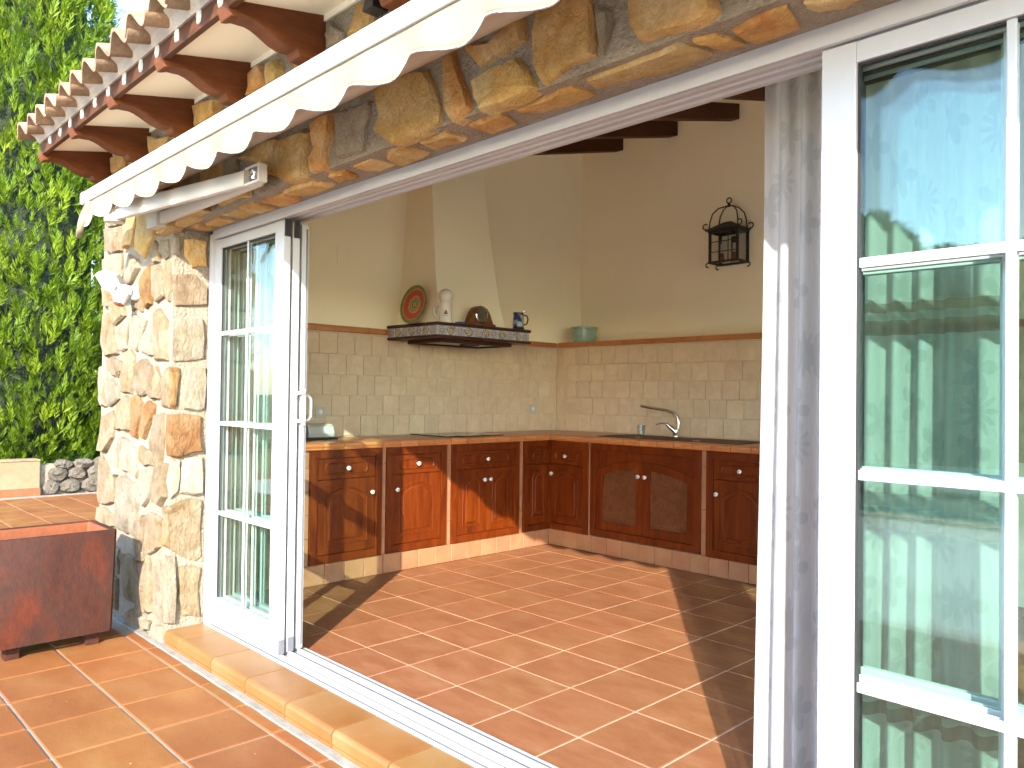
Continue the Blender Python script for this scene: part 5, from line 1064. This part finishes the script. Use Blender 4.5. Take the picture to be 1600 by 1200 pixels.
# ------------------------------------------------------------------ conifers
def spray_mesh(seed, height, radius, count, lean=.0, leaf=1.0):
    """upright conifer crown: feathery sprays of small leaf blades spread over and inside a column; base at z = 0"""
    g_ = np.random.default_rng(seed)
    lob = [(g_.uniform(0, 6.28), g_.uniform(0, height), g_.uniform(.5, 1.1)) for _ in range(60)]
    h = height*g_.beta(1.0, 1.15, count); ang = g_.uniform(0, 2*math.pi, count)
    prof = radius*(np.minimum(1, (h/height)*9+.55))*np.clip(1-(h/height)**2.0, .0, 1)**.62
    bul = np.zeros(count)
    for a0, h0, s in lob:
        da = np.angle(np.exp(1j*(ang-a0))); bul = np.maximum(bul, s*np.exp(-(da*radius/.42)**2-((h-h0)/.55)**2))
    depth = g_.random(count)**2.2
    r = prof*(.80+.26*bul)*(1-.42*depth)
    cx, cy_, cz = r*np.cos(ang), r*np.sin(ang), h+.25*bul
    out = np.stack([np.cos(ang), np.sin(ang), np.zeros(count)], 1); up = np.array([0, 0, 1.0])
    d = out*g_.uniform(.2, .9, (count, 1))+up*g_.uniform(.7, 1.4, (count, 1))+g_.normal(0, .28, (count, 3)); d /= np.linalg.norm(d, axis=1)[:, None]
    L = g_.uniform(.16, .34, count)*leaf
    nb = 22; verts = []; faces = []
    side = np.cross(d, g_.normal(0, 1, (count, 3))); side /= np.linalg.norm(side, axis=1)[:, None]; nor = np.cross(side, d)
    base = np.stack([cx, cy_, cz], 1)
    V = np.zeros((count, nb, 4, 3))
    for b in range(nb):
        t = .06+.90*b/(nb-1); sg = 1 if b % 2 else -1
        ph = g_.uniform(-.9, .9, count)[:, None]; sd = side*np.cos(ph)+nor*np.sin(ph)
        p0 = base+d*(L*t*.86)[:, None]; ln = (L*(.44-.26*t)*g_.uniform(.75, 1.2, count))[:, None]
        dir_ = d*g_.uniform(.65, 1.0, (count, 1))+sd*sg*(.60-.42*t); dir_ /= np.linalg.norm(dir_, axis=1)[:, None]
        w_ = np.cross(dir_, nor+.5*g_.normal(0, 1, (count, 3))); w_ /= np.linalg.norm(w_, axis=1)[:, None]+1e-9; w_ = w_*ln*.085
        V[:, b, 0] = p0; V[:, b, 1] = p0+dir_*ln*.5+w_; V[:, b, 2] = p0+dir_*ln; V[:, b, 3] = p0+dir_*ln*.5-w_
    V = V.reshape(-1, 3); nq = count*nb
    me = bpy.data.meshes.new('crown'); me.vertices.add(len(V)); me.vertices.foreach_set('co', V.ravel())
    me.loops.add(nq*4); me.loops.foreach_set('vertex_index', np.arange(nq*4)); me.polygons.add(nq); me.polygons.foreach_set('loop_start', np.arange(nq)*4); me.polygons.foreach_set('loop_total', np.full(nq, 4))
    me.update(); return me
CR = spray_mesh(1, 11.0, 1.45, 12000); CR.materials.append(MAT['leaf_bright'])
CR2 = spray_mesh(2, 11.0, 1.45, 10000); CR2.materials.append(MAT['leaf_bright'])
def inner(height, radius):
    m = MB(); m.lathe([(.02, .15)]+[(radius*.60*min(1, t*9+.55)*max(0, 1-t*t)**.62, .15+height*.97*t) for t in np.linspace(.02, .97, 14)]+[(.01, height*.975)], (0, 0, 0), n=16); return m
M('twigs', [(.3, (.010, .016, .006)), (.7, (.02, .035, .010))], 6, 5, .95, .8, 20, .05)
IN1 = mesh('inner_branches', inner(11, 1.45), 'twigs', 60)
TR = mesh('trunk', MB().tube([(0, 0, -.15), (.02, 0, 1.5), (-.02, .03, 5), (0, 0, 10)], [.16, .13, .09, .02], 10), 'bark', 60)
def tree(loc, s, label, me, rz, group='conifers behind the garden wall'):
    t = thing('conifer', label, 'tree', loc, group)
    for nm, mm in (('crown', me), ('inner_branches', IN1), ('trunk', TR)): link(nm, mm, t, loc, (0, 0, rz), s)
    return t
tree((-12.35, 2.62, -.05), (1.0, 1.0, 1.05), 'tall bright green conifer rising above the low garden wall', CR, .4)
tree((-12.75, 1.05, -.05), (1.05, 1.05, .95), 'bright green conifer at the left behind the rendered garden wall', CR2, 2.1)
tree((-12.5, 4.55, -.05), (.9, .9, .50), 'short bright green conifer half hidden behind the stone pier', CR2, 4.0)
tree((-20.0, 7.75, -.1), (.95, .95, 1.09), 'distant dark conifer top above the roof tiles', CR, 1.0)
tree((-13.0, -.8, -.05), (1.1, 1.1, .9), 'bright green conifer beyond the left end of the view', CR, 3.3)
# garden across the terrace: pool and trees that the window panes mirror
CR3 = spray_mesh(3, 11.0, 1.45, 5200, leaf=1.5); CR3.materials.append(MAT['leaf_dark'])
for k, (x, y, sx, sz) in enumerate(((-9.5, -14, 1.6, .42), (-7.2, -15, 1.4, .50), (-5.2, -14.2, 1.7, .40), (-3.1, -15.2, 1.5, .47), (-1.2, -14.4, 1.7, .38), (.6, -15.5, 1.4, .44), (2.6, -16.5, 1.6, .36))):
    tree((x, y, -.1), (sx, sx, sz), 'dark garden tree across the pool, mirrored in the door glass', CR3, k*1.3, 'trees mirrored in the glass')
dk = MB(); PX0, PX1, PY0, PY1 = -9.0, 4.5, -8.4, -5.6  # unseen pale deck added to bounce sunlight indoors
for a in ((-13.5, 9, PY1, -1.19), (-13.5, 9, -13.2, PY0), (-13.5, PX0, PY0, PY1), (PX1, 9, PY0, PY1), (5.21, 9, -1.19, 8), (2.06, 5.21, 1.61, 8)): dk.box(*a, -.135, ZT-.001)
struct(part('bounce_deck', dk, 'bounce_deck_stone')); struct(part('pool_water', MB().box(PX0, PX1, PY0, PY1, -.19, -.12), 'pool_water')); cp_ = MB()
for a in ((PX0-.3, PX1+.3, PY1, PY1+.3), (PX0-.3, PX1+.3, PY0-.3, PY0), (PX0-.3, PX0, PY0, PY1), (PX1, PX1+.3, PY0, PY1)): cp_.box(*a, -.13, -.035)
struct(part('pool_coping', cp_, 'pool_coping', None, None, .01))
